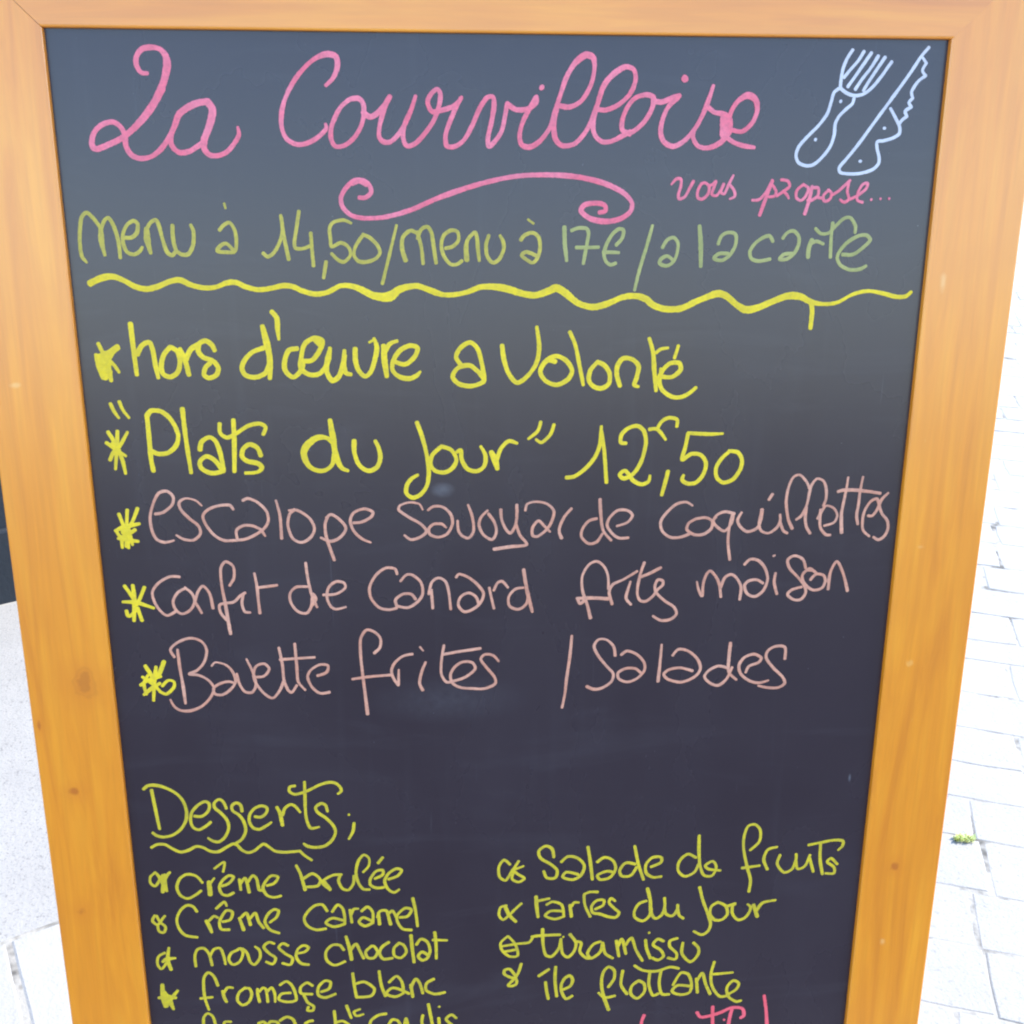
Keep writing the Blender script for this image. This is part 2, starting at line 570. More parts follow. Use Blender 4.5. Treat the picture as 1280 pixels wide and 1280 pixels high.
for sx in (-1, 1):
    bm = bmesh.new()
    for a in (0, 1):
        sgn = 1 if a else -1
        pts = [(-0.02, 0), (0.02, 0), (0.02, 0.03), (-0.02, 0.03)]
        vs = []
        for th in (0.0012, 0.0):
            for x, z in pts:
                vs.append(bm.verts.new((x, sgn * (th + 0.0008 + z * 0.9), -z * 0.02 + (0.0015 if th else 0))))
        for q in ((0, 1, 2, 3), (7, 6, 5, 4), (0, 4, 5, 1), (1, 5, 6, 2), (2, 6, 7, 3), (3, 7, 4, 0)):
            bm.faces.new([vs[i] for i in q])
    bmesh.ops.create_cone(bm, cap_ends=True, segments=12, radius1=0.003, radius2=0.003, depth=0.04,
                          matrix=Matrix.Translation((0, 0, 0.003)) @ Matrix.Rotation(R(90), 4, 'Y'))
    bmesh.ops.recalc_face_normals(bm, faces=bm.faces)
    o = new_obj('hinge', mesh_from_bm('hinge', bm, M_brass), board)
    o.location = (sx * 0.24, DY / 2, math.cos(TILT) * SO + 0.0035)

for sx in (-1, 1):
    bm = bmesh.new()
    z = 0.42
    y0 = math.sin(TILT) * z / math.cos(TILT) + 0.02
    y1 = DY - y0
    n = 26
    for i in range(n):
        t = (i + .5) / n
        sag = -0.05 * 4 * t * (1 - t)
        m = Matrix.Translation((0, y0 + (y1 - y0) * t, z + sag)) @ Matrix.Rotation(R(90) * (i % 2), 4, 'Y')
        ring = []
        for k in range(8):
            a = k / 8 * 6.2832
            ctr = Vector((0.0035 * math.cos(a), (y1 - y0) / n * 0.66 * math.sin(a), 0))
            rad = Vector((math.cos(a), math.sin(a), 0))
            ring.append([bm.verts.new(m @ (ctr + rad * 0.0009 * math.cos(b_) + Vector((0, 0, 0.0009 * math.sin(b_))))) for b_ in (0, 2.09, 4.19)])
        for k in range(8):
            for q in range(3):
                bm.faces.new((ring[k][q], ring[(k + 1) % 8][q], ring[(k + 1) % 8][(q + 1) % 3], ring[k][(q + 1) % 3]))
    o = new_obj('chain', mesh_from_bm('chain', bm, M_steel), board)
    o.location = (sx * 0.305, 0, 0)

# ------------------------------------------------------------------ handwriting (x, height up the board, stroke width; 0.1 mm)
INK = [
('written_word', 'two letter word of the pink title', 'pink', '-2194,11177,28 -2230,11181,33 -2254,11223,35 -2248,11272,35 -2214,11311,35 -2161,11321,37 -2114,11314,37 -2082,11282,42 -2074,11232,47 -2088,11171,49 -2123,11085,49 -2177,10999,50 -2250,10913,47 -2321,10849,43 -2382,10806,38 -2454,10773,38 -2526,10745,38 -2553,10753,38 -2556,10793,35 -2532,10848,35 -2479,10888,33 -2421,10900,33 -2379,10873,33 -2359,10825,38 -2357,10762,36 -2329,10711,36 -2278,10691,36 -2211,10703,33 -2150,10747,33 -2099,10811,33 -2057,10883,38 -2027,10946,43 -1967,10989,43 -1908,11013,43 -1854,11021,43;-2066,10867,33 -2086,10811,33 -2083,10764,33 -2045,10728,36 -1987,10732,36 -1935,10760,34 -1892,10788,34;-1854,11021,48 -1827,10979,52 -1834,10931,50 -1857,10868,50 -1887,10804,48 -1891,10749,38 -1864,10715,38 -1815,10709,34 -1755,10733,31 -1706,10785,31 -1678,10833,29 -1682,10876,19'),
('written_word', 'long pink title word', 'pink', '-1141,11118,26 -1095,11161,31 -1067,11224,34 -1072,11280,38 -1119,11296,43 -1174,11282,33 -1241,11239,30 -1317,11159,30 -1375,11068,30 -1410,10976,30 -1418,10884,30 -1395,10814,31 -1336,10778,34 -1275,10783,34 -1207,10816,32 -1150,10868,29 -1151,10897,22;-1099,10921,31 -1060,10990,31 -1000,11039,30 -949,11046,34 -920,11020,34 -916,10957,31 -936,10887,31 -982,10817,31 -1044,10772,31 -1099,10769,31 -1122,10816,31 -1118,10874,31 -1097,10927,31 -1073,10973,31;-921,10968,34 -880,10940,34 -837,10960,34 -793,11004,37 -755,11059,34;-757,11056,31 -793,10981,31 -820,10899,31 -828,10829,31 -805,10797,34 -762,10795,31 -712,10836,31 -667,10900,31 -628,10982,31 -599,11063,24;-635,10970,31 -671,10895,31 -681,10824,31 -658,10772,31 -602,10790,31 -539,10855,31 -489,10925,31 -457,11006,31 -447,11076,31 -467,11104,29 -504,11075,31 -526,11029,31 -500,10974,34 -439,10983,34 -377,11001,32 -334,11036,29 -317,11059,22;-321,11054,29 -359,10984,31 -397,10902,31 -419,10832,31 -411,10773,35 -361,10771,31 -305,10809,31 -255,10891,31 -205,10997,31 -161,11057,31 -124,11061,31 -118,11009,35 -134,10916,31 -156,10822,31 -150,10772,31 -106,10810,31 -69,10869,31 -50,10951,31 -38,11021,31;-38,11024,35 18,10989,35 92,10994,35 142,11032,35 144,11067,27;139,11060,31 90,10976,31 56,10905,31 41,10835,31 56,10781,35 107,10770,35 169,10806,32 228,10883,32 259,10977,31 290,11070,32 332,11186,35 386,11267,40 447,11308,44 491,11293,40 501,11234,31 483,11142,31 428,11048,31 354,11007,35 279,11016,35;273,11012,35 255,10918,35 263,10824,38 307,10779,38 383,10789,32 445,10849,32 493,10932,32 522,11014,32 561,11131,37 621,11201,40 694,11242,35 745,11227,31 759,11167,32 727,11086,32 654,11021,32 579,10991,32 529,10994,35;522,11014,35 499,10932,38 510,10849,32 559,10804,32 622,10808,32 685,10838,32 737,10865,32;735,10845,25 686,10874,32 684,10933,32 711,11004,32 753,11057,32 815,11081,32 872,11069,35 869,11005,32 821,10922,32 747,10862,35 697,10862,32;873,11046,35 930,11041,35 992,11065,35 1040,11079,30;1030,11067,30 975,11018,32 941,10947,32 928,10864,36 953,10804,36 1012,10778,36 1080,10811,32 1141,10877,32 1182,10948,32 1216,11031,32 1250,11139,25;1216,11019,31 1263,10984,31 1321,10971,41 1361,10938,51 1359,10866,46 1312,10802,36 1236,10770,33 1171,10781,32 1137,10829,32 1138,10865,32;1331,10949,61 1337,10848,62;1346,10878,32 1371,10985,32 1412,11050,36 1474,11083,46 1524,11057,41 1537,10992,32 1510,10921,32 1449,10870,32 1384,10878,32;1348,10836,32 1402,10803,32 1467,10783,33 1533,10774,26;176,11119,40 177,11118,40;1063,11174,45 1070,11179,50'),
('drawn_fork', 'white chalk outline of a five tined fork', 'white', '2122,11356,24 2090,11304,24 2068,11238,24 2062,11172,24 2062,11132,24;2062,11132,24 2105,11103,24 2163,11088,24 2218,11100,24 2271,11141,24 2321,11204,24 2356,11256,24 2379,11289,24;2195,11347,24 2160,11290,24 2116,11239,24 2080,11194,24;2243,11340,24 2201,11276,24 2152,11202,24 2109,11140,24;2289,11322,24 2244,11247,24 2194,11181,24 2159,11125,24;2333,11315,24 2285,11240,24 2243,11174,24 2212,11118,24;2058,11132,24 2024,11106,24 2009,11046,24 1990,10979,24 1943,10912,24 1876,10844,24 1824,10783,24 1808,10730,24 1827,10685,24 1878,10665,24 1930,10674,24 1984,10723,24 2027,10784,24 2046,10852,24 2048,10920,24 2069,10965,24 2113,11010,24 2147,11040,24 2156,11073,24;2070,11054,26 2072,11053,26;1926,10824,26 1928,10823,26'),
('drawn_knife', 'white chalk outline of a jagged table knife', 'white', '2610,11376,24 2567,11324,24 2512,11235,24 2442,11131,24 2364,11019,24 2286,10907,24 2207,10793,24 2141,10709,24 2098,10655,24 2107,10625,24 2166,10616,24 2248,10621,24 2320,10645,24 2353,10679,24 2354,10717,24 2336,10771,24 2332,10812,24 2376,10820,24 2432,10836,24 2471,10862,24 2471,10900,24 2455,10930,24 2426,10975,24 2398,11014,24;2576,11316,21 2603,11284,21 2603,11284,24 2583,11240,21 2607,11210,21 2607,11210,24 2567,11181,21 2539,11143,24 2526,11110,24 2538,11077,21 2538,11077,24 2516,11050,24 2534,11024,21 2534,11024,24 2497,10998,24 2511,10968,21 2511,10968,24 2479,10942,24 2465,10919,24;2371,10896,26 2371,10894,26;2232,10695,26 2232,10693,26'),
('flourish', 'pink scroll shaped flourish under the title', 'pink', '-962,10464,31 -923,10464,31 -888,10495,31 -898,10539,31 -935,10566,31 -989,10566,31 -1042,10521,31 -1075,10464,31 -1065,10404,31 -1013,10356,31 -928,10339,31 -802,10347,32 -645,10389,32 -471,10462,35 -282,10526,35 -94,10575,32 64,10599,32 253,10603,38 412,10591,36 572,10556,36 702,10498,36 760,10437,32 754,10383,33 691,10337,36 595,10320,39 498,10337,36 436,10383,36 456,10421,36 527,10433,36 584,10421,36 593,10386,32 553,10375,32;-1005,10551,40 -958,10566,40 -913,10545,40'),
('written_word', 'small pink word under the title', 'pink', '1012,10548,15 1041,10581,21 1071,10581,21 1073,10537,21 1060,10491,21 1065,10459,21 1103,10474,21 1131,10526,21 1154,10569,21;1206,10555,21 1184,10509,21 1186,10468,21 1217,10459,21 1252,10492,21 1255,10538,21 1224,10560,21 1204,10549,21;1255,10540,21 1281,10551,21 1300,10570,21 1286,10526,21 1276,10488,21 1305,10480,21 1330,10509,21 1350,10552,21;1350,10549,21 1334,10501,21 1358,10492,21 1383,10549,21 1410,10605,16;1386,10549,21 1418,10515,21 1426,10477,21 1394,10460,16'),
('written_word', 'last small pink word under the title with three dots', 'pink', '1542,10452,18 1590,10458,21 1630,10504,21 1666,10576,21;1666,10571,24 1640,10492,26 1617,10423,26 1597,10359,26;1664,10550,21 1694,10510,21 1687,10479,21 1651,10473,21;1723,10579,21 1767,10571,21 1781,10539,21 1747,10510,21 1700,10479,21;1740,10510,21 1767,10487,21 1781,10464,16;1873,10551,21 1832,10516,21 1830,10470,21 1862,10451,21 1893,10481,21 1905,10528,21 1873,10548,21;1929,10539,21 1917,10458,26 1894,10367,26;1930,10530,21 1970,10528,21 1971,10482,21 1930,10452,21 1905,10452,21;2042,10517,21 2008,10482,21 2017,10447,21 2053,10461,21 2059,10499,21 2034,10516,21;1972,10470,21 2010,10464,21;2058,10482,21 2105,10511,21 2176,10577,21;2168,10563,21 2164,10505,21 2178,10461,21 2148,10441,21 2119,10458,16;2184,10459,21 2232,10482,21 2284,10523,21 2293,10558,21 2262,10552,21 2236,10505,21 2234,10455,21 2271,10440,21;2325,10458,19 2328,10457,19;2386,10464,19 2389,10462,19;2443,10464,19 2447,10464,19'),
('written_word', 'first word of the pale green price line', 'lime', '-2661,10072,17 -2686,10109,26 -2691,10179,26 -2682,10265,26 -2664,10342,25 -2632,10371,25 -2597,10342,25 -2555,10280,26;-2555,10280,29 -2558,10198,34 -2547,10116,24;-2556,10270,26 -2526,10328,26 -2501,10340,26 -2475,10289,26 -2456,10198,26 -2454,10099,24;-2420,10222,26 -2376,10222,26 -2340,10251,26 -2330,10304,26 -2353,10323,26 -2394,10299,26 -2423,10246,26 -2428,10188,26 -2409,10135,26 -2371,10120,26 -2336,10135,26 -2314,10164,19;-2279,10275,34 -2279,10207,39 -2266,10128,24;-2280,10270,26 -2252,10311,26 -2217,10328,26 -2200,10289,26 -2187,10217,26 -2165,10134,26 -2134,10115,26 -2108,10144,26;-2119,10296,26 -2122,10217,26 -2108,10144,26 -2073,10118,26 -2033,10124,26 -2002,10178,26 -1994,10256,26 -2008,10299,20'),
('written_letter', '', 'lime', '-1834,10267,24 -1804,10299,24 -1769,10312,24 -1742,10270,24 -1735,10207,24 -1748,10137,24 -1806,10133,24 -1857,10141,24 -1833,10173,24 -1797,10185,24 -1756,10143,24;-1795,10427,17 -1788,10398,15'),
('written_price', 'first price of the pale green price line', 'lime', '-1574,10126,24 -1545,10104,24 -1504,10133,24 -1466,10197,24 -1447,10265,24 -1452,10357,20;-1450,10343,24 -1439,10226,24 -1417,10087,24;-1339,10381,24 -1356,10294,24 -1376,10195,24 -1371,10157,24 -1319,10155,24 -1273,10174,24;-1272,10250,24 -1269,10147,24 -1264,10047,24;-1184,10073,24 -1204,9972,24;-1018,10309,20 -1067,10328,24 -1132,10312,24 -1154,10275,24 -1151,10216,24 -1146,10165,24 -1087,10189,24 -1040,10162,24 -1030,10113,24 -1072,10071,24 -1112,10086,24 -1148,10123,24;-951,10231,24 -993,10172,24 -1008,10117,24 -981,10076,24 -931,10071,24 -875,10089,24 -844,10127,24 -860,10176,24 -906,10221,24 -947,10240,24;-735,10296,20 -778,10137,22 -834,9935,23'),
('written_word', 'second green word menu after the slash', 'lime', '-683,10079,33 -704,10156,30 -695,10226,25 -648,10263,25 -610,10250,25;-606,10255,25 -583,10166,25 -572,10059,25;-604,10216,25 -581,10270,25 -542,10287,25 -516,10250,25 -502,10156,25 -490,10062,25;-428,10154,25 -382,10166,25 -346,10205,25 -351,10255,25 -391,10265,25 -437,10235,25 -455,10176,25 -439,10106,25 -399,10056,26 -358,10054,26 -325,10076,26;-293,10081,36 -298,10156,36 -288,10205,25 -259,10240,25 -239,10253,25 -227,10215,25 -222,10146,26 -214,10076,20;-152,10233,25 -170,10176,26 -163,10106,26 -127,10064,26 -86,10086,26 -58,10146,26 -61,10195,26 -81,10233,20'),
('written_letter', '', 'lime', '52,10205,25 77,10235,25 129,10250,25 167,10220,25 176,10155,25 161,10095,25 130,10063,25 89,10083,25 58,10110,25 83,10130,25 125,10120,25 161,10100,25;97,10332,18 133,10307,18'),
('written_price', 'second price of the pale green price line', 'sage', '331,10286,28 335,10185,28 349,10075,23;377,10264,25 421,10279,25 473,10276,25 487,10245,25 475,10165,25 457,10057,25;410,10158,25 486,10158,25 555,10160,21;667,10172,25 704,10214,25 713,10264,25 685,10274,25 644,10244,25 609,10185,25 590,10124,25 602,10074,25 634,10049,25 668,10059,25;585,10129,25 687,10126,21;900,10296,21 861,10144,24 824,10013,24 797,9885,21'),
('written_letter', '', 'sage', '970,10156,24 999,10204,24 1041,10219,24 1071,10184,24 1066,10113,24 1042,10063,24 1001,10041,24 955,10058,24 968,10088,24 1004,10103,24 1042,10078,24'),
('written_word', 'short two letter green word before the last word of the price line', 'sage', '1207,10292,29 1221,10174,32 1228,10037,26;1335,10179,24 1355,10229,24 1396,10251,24 1446,10239,24 1450,10173,24 1415,10108,24 1364,10075,24 1312,10088,24 1346,10118,24 1404,10118,24'),
('written_word', 'last green word of the price line', 'sage', '1696,10195,24 1672,10229,24 1630,10219,24 1580,10183,24 1549,10133,24 1560,10087,24 1609,10070,25 1685,10082,25;1760,10214,24 1787,10249,24 1829,10261,24 1866,10224,24 1868,10173,25 1845,10122,25 1800,10084,25 1749,10081,25 1776,10112,25 1829,10117,25;1956,10203,32 1939,10153,32 1938,10093,29;1939,10173,25 1983,10195,25 2033,10178,21;2085,10312,24 2082,10223,24 2088,10093,24;1973,10276,23 2011,10244,23 2064,10249,23 2108,10294,23 2158,10340,23 2200,10343,23 2237,10294,23 2239,10249,21;2167,10111,25 2237,10111,25 2298,10152,25 2345,10203,25 2312,10235,25 2249,10223,25 2178,10173,25 2134,10101,25 2157,10045,25 2225,10013,25 2290,10016,25 2333,10037,22'),
('wavy_line', 'thick yellow wavy line across the whole board', 'yellow', '-2654,9943,44 -2590,9973,41 -2513,9985,42 -2439,9957,37 -2381,9923,37 -2313,9907,39 -2242,9922,37 -2163,9953,35 -2100,9962,35 -2040,9934,35 -1965,9914,32 -1887,9916,32 -1807,9944,35 -1753,9945,35 -1700,9920,35 -1623,9900,33 -1544,9907,33 -1465,9924,35 -1403,9919,35 -1341,9891,35 -1263,9871,35 -1184,9882,35 -1103,9921,33 -1040,9922,35 -977,9902,41 -899,9862,51 -820,9849,66 -775,9861,66 -734,9894,51 -675,9913,41 -611,9919,38 -532,9892,38 -452,9864,36 -371,9864,33 -291,9880,33 -202,9911,36 -97,9910,47 -16,9893,47 65,9868,42 146,9857,47 227,9880,47 284,9902,52 342,9872,47 425,9807,42 524,9779,45 622,9801,42 720,9841,40 802,9849,42 869,9832,48 928,9788,42 1004,9764,45 1104,9766,43 1194,9803,43;1169,9795,43 1267,9835,43 1349,9862,48 1408,9846,48 1487,9785,40 1548,9756,48 1623,9768,46 1721,9809,43 1820,9844,49 1904,9840,49 1983,9804,38 2069,9790,27 2162,9801,25 2260,9852,25 2360,9874,27 2463,9859,27 2551,9837,30 2620,9837,30 2659,9866,25;1984,9799,35 1994,9742,33 1992,9631,30'),
('bullet_star', 'filled yellow star before the first dish line', 'yellow', '-2641,9567,27 -2621,9513,27 -2592,9456,27;-2663,9496,27 -2651,9437,40 -2633,9346,30;-2639,9488,40 -2618,9345,40;-2607,9508,35 -2595,9426,40 -2584,9328,30;-2653,9488,27 -2592,9508,27 -2523,9548,35;-2519,9538,30 -2561,9513,40 -2592,9456,40;-2577,9456,25 -2550,9420,25 -2529,9382,20;-2648,9447,35 -2609,9436,35 -2578,9441,35;-2638,9395,40 -2584,9384,40'),
('written_word', 'first bright yellow word of the dish list', 'yellow', '-2430,9691,33 -2427,9567,33 -2420,9364,28;-2405,9496,33 -2373,9550,33 -2324,9572,33 -2306,9521,33 -2298,9433,33 -2286,9343,25;-2194,9542,33 -2238,9494,33 -2261,9422,33 -2254,9369,33 -2210,9349,33 -2162,9378,33 -2142,9442,33 -2151,9509,33 -2189,9540,33;-2165,9530,25 -2138,9483,35;-2135,9529,30 -2108,9452,33 -2091,9361,33;-2100,9462,33 -2070,9522,33 -2022,9554,35;-1917,9517,33 -1935,9555,33 -1970,9579,33 -2010,9562,33 -2020,9513,33 -1993,9474,33 -1934,9450,33 -1902,9403,33 -1920,9357,34 -1967,9340,34 -1996,9360,33 -1983,9407,33 -1953,9435,33'),
('written_word', 'yellow word with an apostrophe near its start', 'yellow', '-1607,9530,33 -1677,9505,32 -1731,9454,33 -1752,9402,33 -1732,9355,33 -1667,9341,33 -1604,9369,33 -1578,9421,33;-1606,9670,32 -1588,9576,41 -1572,9473,41 -1578,9332,31;-1542,9762,32 -1512,9719,32 -1511,9647,32 -1507,9584,20;-1393,9525,33 -1447,9513,33 -1476,9451,33 -1477,9384,33 -1431,9339,33 -1383,9372,33 -1362,9419,33;-1364,9443,33 -1302,9448,33 -1250,9511,33 -1230,9573,33 -1280,9592,33 -1343,9554,33 -1367,9481,33 -1374,9398,33 -1327,9356,33 -1265,9357,33 -1222,9397,33 -1194,9459,33 -1184,9526,28;-1276,9582,41 -1246,9548,38;-1189,9501,33 -1207,9438,33 -1208,9365,33 -1177,9314,33 -1132,9343,33 -1103,9427,33 -1091,9510,26;-1092,9479,33 -1098,9416,33 -1088,9364,33 -1054,9353,26;-1022,9520,33 -1022,9437,33 -1001,9374,33 -963,9340,33 -924,9373,33 -895,9456,33 -882,9529,33 -899,9586,21;-930,9561,18 -901,9576,18;-838,9539,33 -835,9445,41 -823,9338,31;-832,9497,33 -799,9549,33 -750,9569,26;-776,9437,33 -704,9416,33 -641,9462,33 -619,9522,33 -668,9538,33 -733,9507,33 -776,9445,33 -785,9382,33 -748,9339,33 -686,9321,33 -633,9338,33 -604,9367,16;-727,9331,21 -644,9326,21'),
('written_letter', '', 'yellow', '-339,9409,31 -369,9462,31 -337,9522,31 -275,9555,31 -228,9513,31 -202,9424,32 -187,9323,32 -192,9294,32 -266,9268,32 -350,9282,32 -392,9330,32 -360,9386,31 -286,9406,32 -234,9371,32 -187,9318,32'),
('written_word', 'last bright yellow word of the first dish line with an accent', 'yellow', '-67,9533,31 -55,9443,34 -23,9348,32 31,9287,32 94,9323,32 157,9410,32 177,9515,32 160,9653,24;252,9449,32 210,9414,32 186,9356,32 222,9297,32 297,9270,32 371,9306,32 397,9365,32 358,9429,32 294,9461,32 241,9441,32 284,9424,32;378,9618,29 415,9534,29 444,9407,29 474,9266,24;567,9420,32 520,9364,32 511,9299,32 544,9256,32 598,9243,32 645,9274,32 649,9341,32 615,9395,32 567,9420,32;721,9257,32 698,9330,32 701,9394,32 737,9441,32 796,9435,32 841,9392,32 833,9318,32 818,9264,32 846,9251,22;907,9572,27 936,9477,30 950,9349,30 966,9222,24;956,9477,24 987,9501,24 1035,9508,19;1003,9316,32 1071,9315,33 1126,9361,33 1115,9406,32 1056,9406,32 1009,9364,32 984,9305,32 1007,9229,30 1077,9180,30 1142,9178,30 1195,9205,27 1237,9241,22;993,9370,24 990,9305,24;1104,9523,24 1081,9441,24'),
('quote_mark', '', 'yellow', '-2604,9179,23 -2584,9124,23 -2559,9084,18;-2547,9192,25 -2527,9134,23 -2494,9084,18'),
('bullet_star', 'yellow six ray star before the second dish line', 'yellow', '-2637,8992,27 -2607,8933,27 -2578,8868,27;-2576,8997,27 -2591,8890,27 -2613,8742,20;-2513,8990,20 -2570,8900,27 -2614,8858,27 -2642,8805,27;-2654,8921,27 -2602,8879,27 -2538,8830,20;-2583,8868,27 -2563,8803,27 -2551,8711,21;-2609,8912,46 -2584,8858,46'),
('written_word', 'large yellow word with capital letter at the start of the second dish line', 'yellow', '-2380,9100,32 -2379,8940,32 -2379,8800,32 -2370,8726,32;-2381,9095,36 -2350,9129,32 -2285,9122,32 -2228,9066,32 -2192,8970,32 -2211,8895,32 -2267,8847,32 -2329,8841,32 -2368,8860,32;-2151,9139,33 -2145,8958,32 -2128,8709,26;-2059,8865,33 -2045,8917,32 -1991,8948,32 -1952,8916,33 -1927,8825,33 -1917,8718,33;-1914,8716,26 -1998,8705,33 -2058,8738,33 -2065,8784,33 -2021,8819,33 -1971,8794,33 -1928,8733,33;-1830,9061,28 -1834,8900,33 -1846,8713,29;-1920,9038,28 -1920,8976,28 -1878,8944,28 -1814,8973,28 -1738,9020,28 -1665,9035,28 -1625,9010,28 -1643,8962,26;-1667,8819,33 -1685,8870,33 -1735,8896,33 -1779,8864,33 -1788,8812,33 -1753,8781,33 -1691,8767,33 -1664,8736,33 -1695,8707,26 -1774,8701,26'),
('written_word', 'two letter yellow word in the middle of the second dish line', 'yellow', '-1187,8890,32 -1232,8932,31 -1295,8933,42 -1358,8887,47 -1386,8833,47 -1365,8756,37 -1316,8715,32 -1253,8710,32 -1200,8753,32 -1187,8819,32;-1204,9052,29 -1190,8939,42 -1175,8808,42 -1141,8727,32 -1099,8705,24;-1051,8909,32 -1052,8828,32 -1024,8745,32 -967,8703,32 -907,8726,32 -882,8792,32 -891,8858,32 -912,8907,26'),
('written_word', 'yellow word with a long looped first letter between quote marks and price', 'yellow', '-634,9028,29 -604,8941,29 -575,8820,29 -561,8698,30 -573,8598,30 -618,8532,30 -672,8510,30 -714,8542,30 -708,8601,30 -674,8645,29 -634,8668,21;-472,8862,29 -532,8808,29 -549,8742,29 -518,8695,30 -453,8683,30 -399,8715,30 -375,8773,30 -409,8837,29 -472,8862,29;-371,8822,27 -344,8836,27 -339,8772,32 -302,8705,30 -238,8687,30 -189,8720,30 -178,8791,30 -210,8858,21;-140,8818,32 -113,8757,43 -99,8701,32;-102,8768,30 -75,8840,30 -22,8892,30 34,8876,22'),
('quote_mark', '', 'yellow', '193,9020,24 172,8957,24 110,8905,19;282,9001,24 259,8934,24 200,8879,24 162,8900,19'),
('written_price', 'large yellow price', 'yellow', '372,8631,29 427,8639,29 503,8694,29 566,8774,29 597,8862,29 603,8984,22;603,8951,27 628,8806,27 648,8592,28;774,8865,29 739,8871,29 743,8926,29 790,8970,29 850,8983,29 895,8946,29 911,8869,29 891,8757,29 855,8679,29 813,8635,29 763,8619,29 738,8647,29 773,8673,29 801,8646,29 836,8600,29 892,8574,29 938,8593,29 948,8635,22;931,8959,25 977,8962,25 1011,8934,27 1046,8886,22;982,8956,25 1013,9011,25 1061,9036,25 1117,9024,25 1119,8976,25;1072,8664,28 1058,8596,28 1035,8496,25;1439,8922,19 1353,8920,28 1198,8929,28;1198,8925,29 1186,8842,29 1166,8744,29 1227,8783,29 1294,8775,29 1333,8716,30 1318,8637,30 1271,8581,30 1215,8574,30 1173,8600,30 1181,8634,22;1493,8798,30 1441,8748,30 1405,8681,30 1415,8613,30 1462,8577,30 1528,8599,30 1574,8667,30 1583,8734,30 1550,8789,30 1488,8800,30'),
('bullet_star', 'yellow star with three upright rays before the third dish line', 'yellow', '-2621,8435,25 -2600,8359,25 -2579,8308,25;-2564,8462,25 -2577,8364,25 -2593,8207,25;-2496,8472,25 -2535,8386,25 -2571,8331,25;-2656,8319,21 -2591,8344,36 -2493,8365,21;-2648,8315,25 -2624,8276,25 -2564,8297,25 -2525,8324,25;-2619,8264,26 -2620,8199,21;-2560,8280,25 -2552,8218,21;-2642,8265,21 -2579,8252,31 -2511,8241,21;-2577,8275,25 -2579,8196,21;-2605,8309,42 -2563,8308,42'),
('written_word', 'long thin peach coloured word at the start of the third dish line', 'peach', '-2385,8430,22 -2332,8440,22 -2270,8491,22 -2258,8547,22 -2297,8586,22 -2352,8571,22 -2395,8494,22 -2420,8406,22 -2416,8316,22 -2390,8253,22 -2339,8230,22 -2278,8242,18;-2077,8482,16 -2116,8519,17 -2178,8534,17 -2222,8507,22 -2215,8457,22 -2168,8398,22 -2109,8341,22 -2100,8286,22 -2148,8242,22 -2211,8249,22 -2259,8279,16;-1871,8452,22 -1893,8481,22 -1962,8480,22 -2037,8453,22 -2074,8409,22 -2056,8342,22 -2008,8273,22 -1947,8235,22 -1873,8234,22 -1809,8240,22 -1743,8267,22 -1676,8313,22 -1645,8367,22 -1653,8434,22 -1708,8497,22 -1769,8526,22 -1804,8513,22;-1696,8306,22 -1750,8333,22 -1813,8336,22 -1860,8304,22 -1859,8247,22;-1698,8306,27 -1671,8260,16;-1586,8509,19 -1565,8399,22 -1563,8240,24;-1467,8442,27 -1501,8409,22 -1516,8330,22 -1488,8239,22 -1431,8209,23 -1370,8242,23 -1340,8304,22 -1364,8372,22 -1415,8418,22 -1457,8439,22 -1505,8437,16;-1245,8392,22 -1267,8336,23 -1263,8245,23 -1216,8077,23;-1257,8379,22 -1224,8403,22 -1171,8368,23 -1129,8305,23 -1166,8243,23 -1232,8213,23 -1300,8240,19;-1076,8341,23 -1022,8345,23 -956,8380,23 -944,8414,23 -1002,8438,23 -1073,8411,23 -1097,8355,23 -1078,8286,23 -1026,8228,23 -964,8198,16'),
('written_word', 'long thin peach coloured word in the middle of the third dish line', 'peach', '-607,8424,16 -630,8464,16 -694,8477,16 -760,8456,18 -768,8424,22 -697,8369,22 -622,8322,22 -585,8270,22 -624,8230,22 -690,8212,22 -735,8244,19;-571,8420,22 -533,8445,22 -468,8438,22 -417,8386,22 -407,8317,22 -443,8249,22 -504,8225,22 -560,8246,22 -568,8287,22 -535,8318,22 -480,8319,22 -450,8293,16;-371,8340,19 -366,8271,22 -339,8230,22 -295,8215,22 -262,8268,22 -272,8372,22 -299,8452,19;-166,8409,19 -212,8359,22 -224,8302,22 -196,8238,22 -136,8200,22 -106,8253,22 -119,8323,22 -160,8386,22;-75,8413,25 -70,8345,22 -42,8275,22 -9,8243,22 24,8297,22 35,8365,22 34,8445,25;29,8308,22 57,8227,22 104,8158,22 -9,8145,28 -122,8130,25;93,8404,19 106,8449,18 166,8465,18 243,8447,18 290,8394,22 272,8314,22 240,8263,22 179,8216,22 144,8225,22 145,8282,22 184,8328,22 223,8292,22 265,8247,17;411,8411,22 366,8358,22 334,8290,22 329,8244,22 346,8200,28;588,8336,22 533,8320,22 490,8263,22 485,8205,22 537,8155,22 593,8168,22 630,8225,22;607,8474,25 615,8365,25 635,8249,22 693,8175,20;729,8279,18 801,8303,18 836,8354,22 799,8390,22 732,8391,22 677,8340,22 662,8283,22 703,8221,22 749,8191,22 813,8192,20'),
